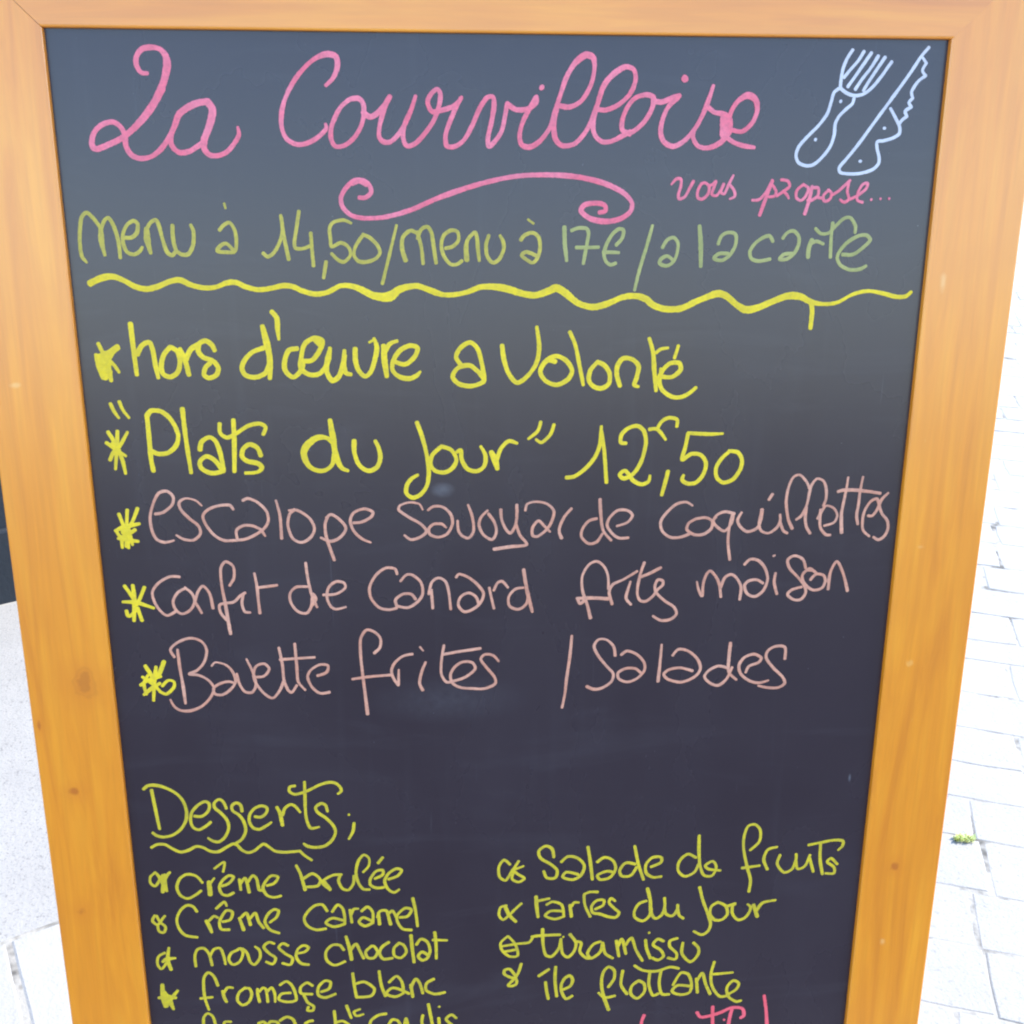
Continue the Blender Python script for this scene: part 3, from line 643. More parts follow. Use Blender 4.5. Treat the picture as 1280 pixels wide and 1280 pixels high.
('written_word', 'long thin peach coloured word at the right end of the third dish line', 'peach', '1255,8415,17 1211,8441,19 1144,8429,22 1079,8372,22 1037,8304,23 1051,8234,23 1110,8188,23 1178,8187,23 1239,8208,23;1284,8319,23 1235,8288,23 1224,8241,23 1279,8203,23 1347,8207,23 1396,8247,23 1399,8300,23 1352,8326,23 1284,8319,23;1399,8298,23 1425,8330,23;1554,8351,23 1485,8366,23 1430,8342,23 1408,8296,23 1447,8248,23 1494,8226,23 1536,8279,23 1546,8339,23;1541,8340,23 1523,8247,23 1521,8141,23 1541,8013,23;1605,8359,19 1580,8304,23 1600,8257,23 1654,8218,23 1721,8242,23 1745,8300,23 1748,8376,28;1749,8368,26 1735,8277,23 1751,8224,23 1804,8203,20 1858,8237,23 1883,8286,23 1880,8338,20;1883,8286,23 1911,8220,23 1941,8200,20;1815,8487,23 1792,8448,23;1973,8234,26 1939,8308,23 1916,8436,23 1927,8540,21 1956,8609,20 2000,8621,20 2050,8572,20 2073,8526,20;1997,8298,19 2035,8329,23 2064,8399,23 2077,8491,23 2086,8543,23 2122,8592,20 2169,8576,20 2193,8524,23 2199,8448,23 2184,8396,23;2065,8387,23 2061,8317,23 2074,8246,23 2105,8196,23;2152,8303,23 2183,8371,23 2207,8396,19 2260,8377,19 2290,8324,19 2270,8272,19 2202,8249,19;2167,8367,23 2167,8303,23 2178,8232,23 2219,8184,23 2252,8180,20;2344,8599,17 2339,8521,19 2328,8423,23 2319,8335,26 2332,8196,29;2450,8600,20 2439,8502,20 2436,8403,23 2430,8321,23 2444,8256,23;2280,8497,23 2318,8507,26 2395,8506,26 2491,8495,26 2585,8479,23;2642,8480,19 2601,8435,23 2573,8359,23 2543,8316,23 2512,8317,23;2536,8165,20 2487,8211,23 2476,8291,23 2487,8361,23 2523,8422,23 2565,8439,23 2588,8386,23 2611,8331,23 2655,8279,23 2666,8216,23 2645,8163,23 2605,8137,23 2567,8158,20'),
('bullet_star', 'yellow star with a long right ray before the fourth dish line', 'yellow', '-2632,7926,26 -2594,7858,27 -2567,7799,27;-2577,7929,26 -2576,7822,32 -2592,7671,27;-2501,7913,27 -2544,7821,27 -2568,7787,27;-2654,7811,21 -2567,7805,32 -2515,7786,27 -2451,7760,21;-2636,7745,27 -2629,7707,27 -2607,7712,27 -2572,7746,27;-2560,7764,27 -2538,7671,27'),
('written_word', 'thin peach coloured word after the star of the fourth dish line', 'peach', '-2262,7982,21 -2328,7984,21 -2406,7940,21 -2451,7877,21 -2444,7807,21 -2412,7742,21 -2367,7703,21 -2305,7733,21;-2226,7900,21 -2284,7867,21 -2319,7804,21 -2305,7742,21 -2264,7712,21 -2208,7740,21 -2175,7800,21 -2188,7858,21 -2233,7904,21;-2172,7794,21 -2153,7758,21 -2133,7714,19;-2171,7805,21 -2144,7878,21 -2109,7911,21 -2070,7855,21 -2055,7747,24;-1932,7910,21 -1899,7967,21 -1899,8048,21 -1947,8083,21 -1982,8038,21 -1985,7923,21 -1969,7770,27 -1960,7664,27 -1949,7554,24;-1968,7658,22 -2005,7713,22 -2010,7769,22 -1979,7782,22 -1913,7790,22 -1867,7832,22 -1831,7855,22;-1842,7851,22 -1857,7779,22 -1842,7717,22 -1805,7710,19;-1760,7995,18 -1749,7905,22 -1745,7799,22 -1740,7703,24;-1739,7891,22 -1680,7897,22 -1612,7905,22'),
('written_word', 'short thin peach coloured word in the fourth dish line', 'peach', '-1409,7888,22 -1485,7886,22 -1528,7840,22 -1524,7770,22 -1483,7709,22 -1424,7693,22 -1389,7740,22 -1380,7801,22;-1411,8061,22 -1401,7942,22 -1382,7831,22 -1348,7735,19;-1373,7836,22 -1353,7800,22 -1377,7754,22;-1301,7825,22 -1215,7830,22 -1151,7871,22 -1157,7909,22 -1211,7920,22 -1262,7880,22 -1278,7810,22 -1257,7742,22 -1220,7717,22 -1151,7732,16'),
('written_word', 'thin peach coloured word with a big round capital in the fourth dish line', 'peach', '-792,7964,22 -806,8003,22 -869,8010,22 -937,7960,22 -983,7873,22 -975,7790,22 -922,7721,22 -856,7703,22 -801,7714,22;-800,7729,22 -723,7715,22 -655,7757,22 -619,7816,22 -630,7899,22 -684,7953,22 -728,7957,22 -770,7912,22;-800,7726,22 -807,7777,22 -754,7816,22 -698,7814,22 -669,7776,22;-559,7844,22 -555,7778,22 -551,7704,22;-577,7812,22 -555,7897,22 -508,7929,22 -459,7900,22 -438,7823,22 -426,7695,22;-386,7930,22 -364,7954,22 -298,7926,22 -231,7865,22 -196,7804,22 -221,7733,22 -277,7687,22 -333,7674,22 -372,7723,22 -355,7785,22 -299,7813,22 -249,7782,22 -230,7728,22;-156,7848,22 -140,7767,22 -123,7692,22;-125,7826,22 -97,7883,22 -64,7892,22 -25,7845,18;82,7842,22 26,7832,22 -19,7776,22 -13,7707,23 49,7681,23 105,7722,23 119,7796,23;84,7975,28 104,7844,28 128,7736,28 147,7660,23'),
('written_word', 'thin peach coloured word right of the middle in the fourth dish line', 'peach', '561,7600,29 536,7700,23 500,7810,23 497,7917,20 541,7999,20 596,8023,23 648,7984,20 678,7912,20 684,7817,23;461,7751,23 569,7751,28 683,7742,29;469,7741,23 485,7711,23 518,7737,23;713,7701,23 690,7792,23 714,7848,23 781,7880,20 826,7906,20 884,7943,20;839,7866,19 818,7789,23 812,7741,23 847,7695,23;933,8007,26 913,7942,23 894,7847,23 891,7773,23 912,7724,23 953,7716,23 1003,7754,23 1035,7801,23 1070,7836,23 1069,7866,23 1034,7876,23 1015,7832,23 1024,7783,23 1085,7719,23 1156,7668,23 1178,7615,23 1137,7574,23 1068,7567,23 1009,7602,20;911,7900,23 973,7925,25 1051,7966,23'),
('written_word', 'last thin peach coloured word of the fourth dish line', 'peach', '1314,7854,16 1332,7787,23 1358,7744,23 1361,7835,23 1380,7906,23 1407,7932,23 1450,7887,23 1476,7832,23 1494,7734,23;1489,7805,23 1514,7879,23 1559,7902,23 1601,7871,23 1636,7803,23 1631,7710,23;1650,7974,23 1690,8012,23 1748,8001,23 1799,7944,23 1824,7859,23 1799,7775,23 1743,7731,23 1684,7753,23 1660,7815,23 1689,7850,23 1747,7857,23 1793,7829,23;1879,7903,23 1874,7833,23 1900,7745,23;1854,8032,20 1865,8038,17;2095,7936,23 2069,8003,23 2006,8031,23 1960,8000,23 1978,7939,23 2036,7877,23 2087,7816,23 2110,7754,23 2079,7700,24 2026,7699,23 1978,7739,23 2008,7775,23 2077,7794,23;2149,7917,23 2102,7918,23 2074,7876,23 2099,7815,23 2161,7769,23 2225,7782,24 2246,7836,23 2228,7879,23 2175,7888,23 2137,7848,23;2081,7898,23 2124,7932,23 2174,7898,23;2276,7889,23 2272,7772,24;2267,7829,23 2283,7920,23 2318,7981,23 2359,7918,23 2389,7844,24 2415,7756,27'),
('bullet_star', 'scribbled yellow star with a small curl before the fifth dish line', 'yellow', '-2547,7333,27 -2508,7249,33 -2503,7188,23;-2475,7323,27 -2494,7224,33 -2513,7068,22;-2417,7361,33 -2457,7272,33 -2500,7218,23;-2592,7189,23 -2532,7226,27 -2448,7250,23;-2574,7251,23 -2513,7201,33 -2463,7138,23;-2575,7115,23 -2516,7164,33 -2458,7199,23;-2535,7262,23 -2567,7202,23 -2558,7117,23;-2464,7135,23 -2421,7115,24 -2366,7165,24 -2362,7208,23 -2402,7218,23 -2444,7177,23'),
('written_word', 'peach coloured word with a big capital in the fifth dish line', 'peach', '-2344,7393,21 -2366,7450,21 -2313,7502,21 -2224,7531,21 -2150,7503,21 -2121,7436,21 -2146,7346,21 -2199,7287,21 -2253,7262,21 -2191,7251,21 -2128,7212,21 -2092,7149,21 -2122,7076,22 -2187,7011,22 -2267,6980,26 -2333,6985,21 -2375,7017,21 -2398,7071,16;-2318,7448,21 -2313,7303,23 -2302,7169,24 -2296,7037,22;-2095,7318,16 -2069,7344,16 -1999,7323,18 -1954,7267,21 -1940,7193,21 -1979,7133,22 -2037,7096,22 -2086,7103,21 -2094,7149,21 -2042,7184,21 -1986,7195,21 -1946,7181,21;-1927,7254,18 -1915,7180,22 -1881,7115,22 -1831,7107,22 -1800,7164,22 -1816,7262,21 -1854,7363,16;-1808,7223,22 -1741,7229,22 -1702,7283,22 -1735,7323,21 -1792,7304,21 -1812,7238,22 -1799,7176,22 -1749,7098,22 -1690,7058,22 -1636,7118,22 -1604,7194,22;-1626,7441,21 -1609,7316,22 -1604,7194,22 -1580,7117,22 -1554,7097,22 -1517,7151,22;-1515,7468,22 -1510,7301,24 -1505,7178,22 -1460,7112,20;-1623,7351,22 -1512,7356,22 -1382,7361,19;-1369,7220,22 -1306,7243,22 -1293,7294,22 -1348,7304,22 -1411,7267,22 -1438,7213,22 -1412,7135,22 -1358,7084,22 -1291,7090,25'),
('written_word', 'peach coloured word with a tall first letter in the fifth dish line', 'peach', '-966,7379,25 -926,7422,22 -921,7489,22 -961,7539,22 -1016,7555,22 -1057,7493,22 -1063,7384,22 -1055,7237,22 -1043,7088,26 -1029,6909,26;-1127,7184,22 -1017,7198,22 -904,7205,23 -848,7208,23;-700,7363,22 -765,7350,22 -823,7303,22 -850,7242,23 -837,7180,23 -805,7127,23;-799,7247,17 -804,7135,23;-608,7298,20 -638,7223,23 -654,7136,23 -633,7082,26;-646,7416,17 -624,7386,15;-477,7423,20 -495,7317,20 -499,7206,20 -464,7140,23 -407,7147,23 -326,7175,23 -258,7235,23 -280,7285,23 -348,7291,23 -405,7252,23 -434,7191,23 -418,7128,23 -361,7093,23 -281,7083,23 -190,7080,23 -115,7115,23 -121,7168,23 -178,7245,23 -217,7308,23 -189,7344,23 -132,7336,23 -90,7289,19;-489,7353,23 -393,7369,23 -220,7392,23'),
('written_word', 'last peach coloured word of the fifth dish line after a slash', 'peach', '431,7468,20 420,7312,25 398,7125,25 388,7012,20 370,6908,23;747,7304,23 734,7376,23 680,7430,19 623,7432,19 593,7381,23 626,7305,23 686,7226,23 737,7162,23 724,7101,23 656,7053,23 597,7046,27 547,7070,27;791,7310,23 833,7338,23 904,7309,23 959,7244,23 963,7182,23 911,7120,23 841,7095,23 780,7122,23 772,7169,23 826,7201,23 896,7199,23 935,7167,23;1082,7380,19 1076,7241,23 1067,7092,29;1165,7292,23 1206,7339,23 1277,7324,23 1350,7257,24 1374,7180,24 1334,7119,24 1241,7081,24 1146,7103,24 1107,7145,24 1143,7182,23 1224,7194,24 1317,7167,24;1579,7180,24 1507,7198,24 1438,7166,24 1408,7116,24 1455,7064,24 1515,7046,24 1572,7095,24 1608,7185,24;1585,7377,29 1580,7249,28 1586,7148,24 1646,7086,21;1711,7141,20 1732,7190,24 1801,7217,24 1819,7254,24 1761,7284,24 1692,7258,24 1658,7196,24 1677,7130,24 1739,7077,24 1812,7055,24 1885,7072,18;1996,7240,24 1989,7331,24 1923,7341,24 1866,7309,24 1856,7253,24 1911,7175,24 1989,7096,24 2007,7044,24 1959,7012,24 1887,7014,24 1812,7032,18'),
('written_word', 'underlined yellow heading above the two short lists', 'olive', '-2644,6373,25 -2610,6400,25 -2554,6401,28 -2486,6376,25 -2419,6329,25 -2375,6266,25 -2357,6183,25 -2366,6109,25 -2407,6037,25 -2468,5990,25 -2534,5976,25 -2582,5989,25 -2610,6015,25;-2589,6364,26 -2580,6267,26 -2569,6143,25 -2559,6044,25;-2303,6138,25 -2250,6135,25 -2203,6176,25 -2191,6233,25 -2220,6254,25 -2271,6228,25 -2318,6173,25 -2334,6108,25 -2321,6049,25 -2280,6025,25 -2227,6053,25 -2191,6084,25;-2072,6190,25 -2089,6244,25 -2119,6268,25 -2155,6239,25 -2153,6198,25 -2113,6155,25 -2074,6095,25 -2066,6029,25 -2098,5955,25 -2144,5918,25 -2186,5926,25 -2219,5953,20;-1962,6163,25 -1969,6214,25 -2000,6234,25 -2032,6209,25 -2026,6168,25 -1985,6133,25 -1953,6073,25 -1946,5998,25 -1977,5932,25 -2022,5899,25;-1872,6115,25 -1829,6109,25 -1791,6140,25 -1781,6181,25 -1816,6201,25 -1867,6185,25 -1906,6137,25 -1915,6080,25 -1892,6025,25 -1849,6008,25 -1797,6033,25 -1758,6062,20;-1711,6186,25 -1691,6136,29 -1678,6034,29;-1673,6118,25 -1652,6175,25 -1608,6204,25 -1573,6180,25 -1545,6136,20;-1501,6384,25 -1504,6259,25 -1506,6152,25 -1499,6060,25 -1473,6001,26 -1413,6008,20;-1572,6354,25 -1607,6348,25 -1614,6313,25 -1582,6287,25 -1531,6293,25 -1465,6319,25 -1399,6353,25 -1333,6372,25 -1283,6366,25 -1247,6330,25 -1241,6297,25 -1266,6276,20;-1347,6135,25 -1359,6187,25 -1391,6202,25 -1430,6173,25 -1420,6132,25 -1360,6079,26 -1312,6018,26 -1296,5959,26 -1325,5892,26 -1378,5848,26 -1444,5837,26 -1502,5849,26 -1532,5873,20;-1194,6101,23 -1191,6100,23;-1158,6029,26 -1168,5961,26 -1200,5897,21'),
('wavy_line', 'thin olive yellow wavy underline of the lower heading', 'olive', '-2630,5893,24 -2589,5916,24 -2532,5913,25 -2478,5873,25 -2423,5845,25 -2364,5859,25 -2312,5886,25 -2262,5875,25 -2214,5843,25 -2157,5834,25 -2097,5867,25 -2044,5895,25 -2016,5884,25 -1983,5840,25 -1941,5817,25 -1897,5828,25 -1851,5866,25 -1821,5883,25 -1786,5856,25 -1744,5820,25 -1680,5807,25 -1614,5808,25 -1563,5811,25 -1563,5811,25 -1535,5776,25 -1481,5729,23'),
('bullet_star', '', 'olive', '-2619,5683,22 -2660,5646,22 -2662,5593,22 -2631,5567,22 -2591,5621,22 -2569,5657,22;-2613,5673,22 -2582,5610,29 -2562,5534,35;-2516,5679,22 -2559,5624,35 -2582,5513,29;-2556,5662,22 -2552,5520,22'),
('written_word', 'first word of the left list of desserts', 'olive', '-2289,5578,24 -2327,5634,24 -2389,5655,24 -2446,5624,24 -2476,5551,24 -2457,5480,24 -2405,5448,24 -2348,5474,24 -2303,5509,24;-2240,5581,41 -2239,5473,41;-2237,5559,24 -2200,5613,17;-2193,5694,20 -2118,5745,20 -2132,5663,20;-2148,5542,24 -2096,5563,24 -2059,5614,24 -2091,5629,24 -2139,5592,24 -2168,5534,24 -2152,5474,24 -2112,5459,25 -2068,5480,25;-2018,5593,24 -2013,5502,25;-2014,5553,24 -1975,5602,24 -1953,5478,29;-1954,5571,25 -1919,5620,24 -1893,5595,25 -1879,5497,25 -1853,5491,25;-1819,5530,25 -1767,5546,25 -1735,5598,25 -1782,5613,25 -1831,5560,25 -1850,5507,25 -1824,5446,25 -1774,5425,25 -1721,5435,25'),
('written_word', 'last word of the top row in the left list of desserts', 'olive', '-1596,5689,25 -1568,5610,25 -1541,5477,30;-1547,5575,25 -1480,5613,25 -1426,5560,25 -1448,5507,25 -1532,5501,25;-1356,5467,25 -1410,5538,25 -1334,5591,25 -1267,5595,25;-1392,5537,25 -1355,5475,25;-1278,5585,25 -1291,5542,25 -1264,5473,25 -1218,5460,25 -1182,5515,25 -1175,5579,25;-1106,5608,21 -1063,5660,21 -1059,5724,21 -1096,5755,21 -1137,5707,25 -1159,5611,25 -1146,5524,25 -1111,5462,25 -1063,5454,21;-1020,5547,25 -963,5577,25 -960,5617,25 -1009,5611,25 -1052,5551,25 -1056,5497,25 -1013,5466,25 -957,5468,25;-957,5727,25 -992,5681,25;-919,5537,25 -851,5563,25 -820,5610,25 -859,5625,25 -916,5588,25 -948,5524,25 -929,5458,25 -883,5420,25 -842,5444,21'),
('bullet_star', '', 'olive', '-2656,5314,23 -2677,5269,23 -2642,5233,23 -2601,5285,23 -2584,5306,23;-2644,5311,23 -2622,5255,23 -2587,5210,23 -2602,5164,23 -2637,5177,23 -2643,5235,23'),
('written_word', 'first word of the second row in the left list of desserts', 'olive', '-2348,5331,25 -2374,5378,24 -2419,5388,24 -2468,5345,24 -2499,5270,24 -2489,5193,25 -2448,5130,25 -2361,5106,25;-2285,5247,29 -2268,5203,35 -2252,5144,26;-2275,5236,25 -2225,5285,25 -2199,5270,25;-2204,5350,25 -2141,5405,25 -2126,5368,20;-2164,5233,25 -2108,5248,25 -2088,5313,25 -2130,5329,25 -2171,5274,25 -2190,5220,25 -2178,5168,25 -2121,5161,25;-2040,5258,25 -2015,5153,30;-2024,5266,25 -1985,5299,25 -1962,5194,30;-1960,5251,25 -1920,5295,25 -1898,5215,25 -1866,5161,25;-1816,5208,25 -1766,5251,25 -1747,5305,25 -1780,5320,25 -1829,5277,25 -1853,5212,25 -1818,5142,25 -1753,5110,25'),
('written_word', 'last word of the second row in the left list of desserts', 'olive', '-1387,5283,25 -1419,5339,25 -1475,5336,25 -1533,5282,25 -1561,5223,25 -1539,5161,25 -1476,5122,25 -1403,5128,25;-1349,5275,25 -1307,5333,25 -1271,5301,25 -1258,5223,25 -1261,5160,25;-1263,5160,25 -1343,5142,25 -1400,5181,25 -1349,5219,25 -1275,5196,25;-1216,5284,25 -1206,5173,27;-1208,5242,25 -1188,5288,25 -1153,5291,18;-1129,5269,25 -1084,5304,25 -1046,5255,25 -1049,5159,25;-1051,5159,25 -1108,5135,25 -1151,5173,25 -1120,5212,25 -1055,5178,25;-1003,5247,25 -998,5145,30;-1012,5209,25 -991,5260,25 -944,5263,25 -931,5221,25 -915,5140,30;-926,5238,25 -897,5260,25 -870,5201,25;-844,5198,25 -785,5205,25 -754,5261,25 -802,5277,25 -860,5223,25 -864,5168,25 -826,5096,25 -758,5081,26;-742,5362,27 -723,5249,27 -711,5112,24'),
('bullet_star', '', 'olive', '-2611,4983,23 -2661,4951,23 -2673,4884,23 -2647,4841,23 -2606,4891,23;-2577,5026,23 -2594,4924,29 -2577,4831,30;-2536,4932,18 -2603,4925,35 -2633,4904,23'),
('written_word', 'first word of the third row in the left list of desserts', 'olive', '-2392,4848,25 -2391,4946,25 -2366,5000,25 -2319,5005,25 -2286,4951,25 -2270,4852,25;-2278,4937,25 -2246,4993,25 -2199,4998,25 -2177,4922,25 -2170,4854,21;-2071,4977,25 -2119,4952,25 -2143,4897,25 -2116,4848,25 -2064,4870,25 -2033,4947,25 -2051,4989,25 -2085,4970,25;-2033,4986,25 -2003,4945,25 -1984,4865,25 -1953,4839,25 -1910,4895,25 -1908,4962,25 -1940,5000,21;-1796,5017,25 -1834,5032,25 -1875,4994,25 -1840,4935,25 -1793,4888,25 -1817,4836,25 -1865,4858,25;-1694,4994,25 -1732,5015,25 -1764,4981,25 -1718,4923,25 -1667,4880,25 -1686,4822,25 -1743,4839,25;-1619,4922,25 -1571,4931,25 -1541,4968,25 -1578,4989,25 -1622,4956,25 -1637,4890,25 -1604,4829,25 -1547,4814,25'),
('written_word', 'last word of the third row in the left list of desserts', 'olive', '-1277,4930,25 -1305,4974,25 -1362,4977,25 -1411,4921,25 -1407,4842,25 -1350,4796,25 -1271,4825,25;-1255,5049,27 -1231,4933,30 -1220,4840,30;-1222,4930,25 -1182,4978,25 -1156,4917,25 -1128,4845,26;-1064,4954,25 -1111,4903,25 -1096,4849,26 -1049,4846,26 -1021,4898,26 -1050,4953,25 -1074,4946,25;-933,4980,26 -984,4941,26 -1006,4886,26 -978,4831,26 -909,4835,26;-850,4969,26 -894,4925,26 -893,4856,26 -844,4834,26 -802,4885,26 -822,4949,26 -859,4968,26;-763,5032,30 -756,4916,31 -744,4788,28;-723,4946,26 -687,4994,26 -640,4966,26 -620,4886,26 -642,4819,26 -681,4802,26 -711,4840,26 -680,4878,26 -631,4841,26;-581,5050,27 -573,4928,28 -573,4811,25;-596,4981,26 -489,4972,22'),
('bullet_star', 'solid olive yellow star of the fourth row in the left list', 'olive', '-2653,4699,30 -2657,4591,42 -2647,4497,30;-2543,4639,24 -2596,4570,36 -2639,4498,30;-2688,4582,30 -2613,4583,48 -2563,4574,30;-2654,4648,30 -2615,4560,48 -2588,4470,24;-2650,4534,42 -2603,4542,42'),
('written_word', 'first word of the fourth row in the left list of desserts', 'olive', '-2241,4666,28 -2264,4749,25 -2303,4787,25 -2339,4742,25 -2348,4640,25 -2344,4548,25 -2323,4447,21;-2378,4556,25 -2289,4562,25;-2207,4614,27 -2202,4562,30 -2186,4513,25;-2199,4597,25 -2168,4643,25 -2129,4638,21;-2035,4634,25 -2087,4589,25 -2102,4521,25 -2066,4476,25 -2017,4502,25 -1991,4572,25 -2007,4625,25 -2046,4627,25;-1945,4617,25 -1946,4569,25 -1936,4497,25;-1933,4589,25 -1905,4624,25 -1882,4611,25 -1873,4493,25;-1874,4585,25 -1839,4622,25 -1818,4572,25 -1818,4489,21;-1773,4642,25 -1722,4672,25 -1678,4621,25 -1657,4499,26 -1723,4483,26 -1788,4510,25 -1766,4560,25 -1698,4565,25;-1527,4621,26 -1568,4651,25 -1617,4611,25 -1616,4557,26 -1534,4543,26;-1596,4535,26 -1571,4470,26 -1527,4429,26 -1536,4392,26 -1576,4395,26 -1567,4427,26;-1463,4561,26 -1403,4586,26 -1389,4645,26 -1430,4660,26 -1480,4609,26 -1487,4534,26 -1437,4505,26 -1355,4534,26'),
('written_word', 'last word of the fourth row in the left list of desserts', 'olive', '-1217,4713,26 -1208,4596,26 -1196,4497,26;-1191,4618,26 -1128,4629,26 -1056,4561,26 -1084,4497,26 -1196,4491,26;-1014,4721,26 -1002,4596,26 -973,4489,27;-940,4615,26 -883,4667,26 -842,4611,27 -832,4515,27;-834,4506,27 -899,4478,27 -964,4511,27 -918,4561,27 -844,4535,27 -790,4500,27;-774,4582,27 -761,4468,27;-775,4554,27 -736,4633,27 -705,4590,27 -683,4497,27;-596,4624,27 -652,4587,27 -655,4523,27 -589,4484,27 -512,4495,27'),
('written_word', 'cut off word at the bottom left of the board', 'olive', '-2374,4295,25 -2368,4377,25 -2335,4415,25 -2299,4384,25 -2284,4313,25;-2222,4262,25 -2213,4326,25 -2166,4326,25;-1958,4297,26 -1914,4309,26 -1893,4263,26;-1888,4263,26 -1867,4306,26 -1814,4299,26 -1802,4257,26;-1790,4313,26 -1740,4343,26 -1693,4320,26 -1670,4248,26;-1600,4273,26 -1570,4291,26 -1541,4296,26'),
('written_word', 'cut off short word with raised small letters at the bottom of the board', 'olive', '-1372,4374,26 -1368,4299,26 -1366,4208,26;-1364,4266,26 -1310,4276,26 -1264,4240,26;-1275,4418,26 -1243,4301,23;-1173,4379,22 -1220,4356,22 -1202,4318,22 -1148,4330,22'),
('written_word', 'cut off word with a round capital at the bottom of the board', 'olive', '-973,4322,26 -1032,4313,26 -1089,4267,26 -1110,4191,26;-954,4219,26 -926,4263,26 -884,4251,26 -863,4207,26;-837,4172,26 -819,4269,26 -804,4196,26;-687,4290,26 -696,4228,26 -681,4162,26;-642,4391,28 -625,4276,28 -608,4157,26;-559,4365,22 -556,4360,22;-563,4256,26 -557,4154,26;-426,4247,26 -463,4281,26 -505,4242,26 -464,4187,26 -419,4131,27'),
('bullet_star', '', 'olive', '-5,5618,24 -50,5658,24 -89,5598,24 -83,5514,24 -38,5480,24 -1,5537,24 61,5643,24;11,5565,24 98,5598,18;11,5569,24 59,5527,24 105,5490,24 60,5461,24 11,5492,24 23,5550,24'),
('written_word', 'first word of the right list of desserts', 'olive', '328,5664,26 313,5737,26 264,5763,25 213,5721,25 229,5658,26 302,5606,26 354,5547,26 341,5484,26 279,5485,26 252,5545,26;385,5620,26 436,5664,26 509,5647,26 562,5578,26 537,5495,26 476,5460,26 399,5486,26 426,5529,26 514,5504,26;586,5740,27 608,5604,28 626,5453,26;661,5606,26 717,5643,26 780,5612,26 803,5538,26 759,5463,26 686,5450,26 666,5489,26 733,5520,26 785,5511,26;953,5573,26 879,5586,26 835,5522,26 855,5472,26 920,5473,26 967,5544,26;945,5730,26 978,5571,26 1023,5432,26;1076,5542,26 1151,5577,26 1152,5622,26 1087,5625,26 1038,5568,26 1041,5491,26 1094,5449,26 1160,5453,26'),
('written_word', 'short word in the top row of the right list of desserts', 'olive', '1423,5605,25 1359,5639,25 1297,5583,25 1289,5499,25 1344,5444,25 1417,5478,25 1445,5545,25;1438,5797,28 1443,5660,28 1458,5533,25 1494,5446,25 1557,5440,25 1586,5512,25 1556,5566,25 1499,5531,25 1528,5498,25 1620,5482,22'),
('written_word', 'last word of the top row in the right list of desserts', 'olive', '1842,5650,24 1909,5722,24 1911,5819,24 1867,5873,24 1812,5859,24 1787,5769,24 1792,5657,24 1829,5500,27 1862,5384,27 1856,5281,29;1789,5495,25 1926,5509,25;1989,5473,29 1955,5564,27 1983,5648,25 2053,5668,22;2081,5596,25 2065,5516,25 2124,5439,25 2185,5467,25 2210,5551,25 2207,5597,25;2211,5537,25 2230,5465,25 2285,5488,25 2318,5584,25;2317,5560,25 2355,5434,25;2393,5684,25 2401,5542,29 2431,5409,29;2299,5674,25 2395,5691,25 2494,5707,25 2567,5697,25 2569,5654,25 2538,5617,21;2541,5492,25 2489,5547,25 2460,5517,25 2518,5465,25 2520,5411,25 2454,5415,22'),
('bullet_star', '', 'olive', '-31,5256,24 -76,5242,24 -88,5176,24 -57,5132,24 -9,5171,24 39,5224,24 84,5269,24;-38,5240,31 -9,5171,31 41,5110,28'),
('written_word', 'first word of the second row in the right list of desserts', 'olive', '196,5324,31 202,5227,31 213,5140,28;211,5285,25 299,5302,22;277,5248,25 327,5272,25 395,5238,25 413,5134,25;411,5134,25 339,5116,25 268,5150,25 309,5189,25 405,5184,25;458,5235,28 471,5131,29;470,5223,25 491,5256,25 527,5254,19;565,5319,25 574,5229,25 617,5123,26;567,5327,25 610,5344,25 670,5341,25;655,5188,26 715,5221,26 720,5265,26 665,5265,25 626,5215,26 637,5158,26 688,5144,26 757,5115,26 816,5106,26 841,5146,26 803,5188,26 761,5241,26 776,5279,26 808,5253,22'),
('written_word', 'short word in the second row of the right list of desserts', 'olive', '1053,5240,26 996,5217,26 962,5151,26 969,5094,26 1031,5060,26 1078,5099,26 1095,5166,26;1057,5350,30 1082,5246,31 1092,5133,31 1128,5077,27 1176,5105,27 1198,5172,26 1194,5259,26;1198,5170,26 1210,5115,27 1261,5093,27 1298,5144,27 1300,5191,26;1302,5153,27 1315,5097,27 1349,5065,27'),
('written_word', 'last word of the second row in the right list of desserts', 'olive', '1465,5340,30 1496,5223,27 1542,5096,27 1569,5003,27 1551,4936,27 1502,4907,27 1439,4942,22;1616,5197,27 1568,5163,27 1560,5095,27 1595,5040,27 1655,5036,27 1698,5088,27 1677,5163,27 1616,5197,27;1687,5154,27 1757,5178,27 1735,5154,27 1739,5085,27 1784,5029,27 1834,5040,27 1870,5089,27 1879,5140,27 1853,5167,21;1901,5158,32 1938,5049,32;1929,5107,27 1974,5173,27 2074,5192,23'),
('bullet_star', '', 'olive', '-21,4980,24 -74,4924,24 -67,4860,24 -10,4797,24 54,4796,24 54,4853,24 30,4918,24 -17,4980,24;-65,4892,24 44,4906,24 146,4916,24 182,4968,24 234,4970,24;-44,4842,24 51,4856,24'),
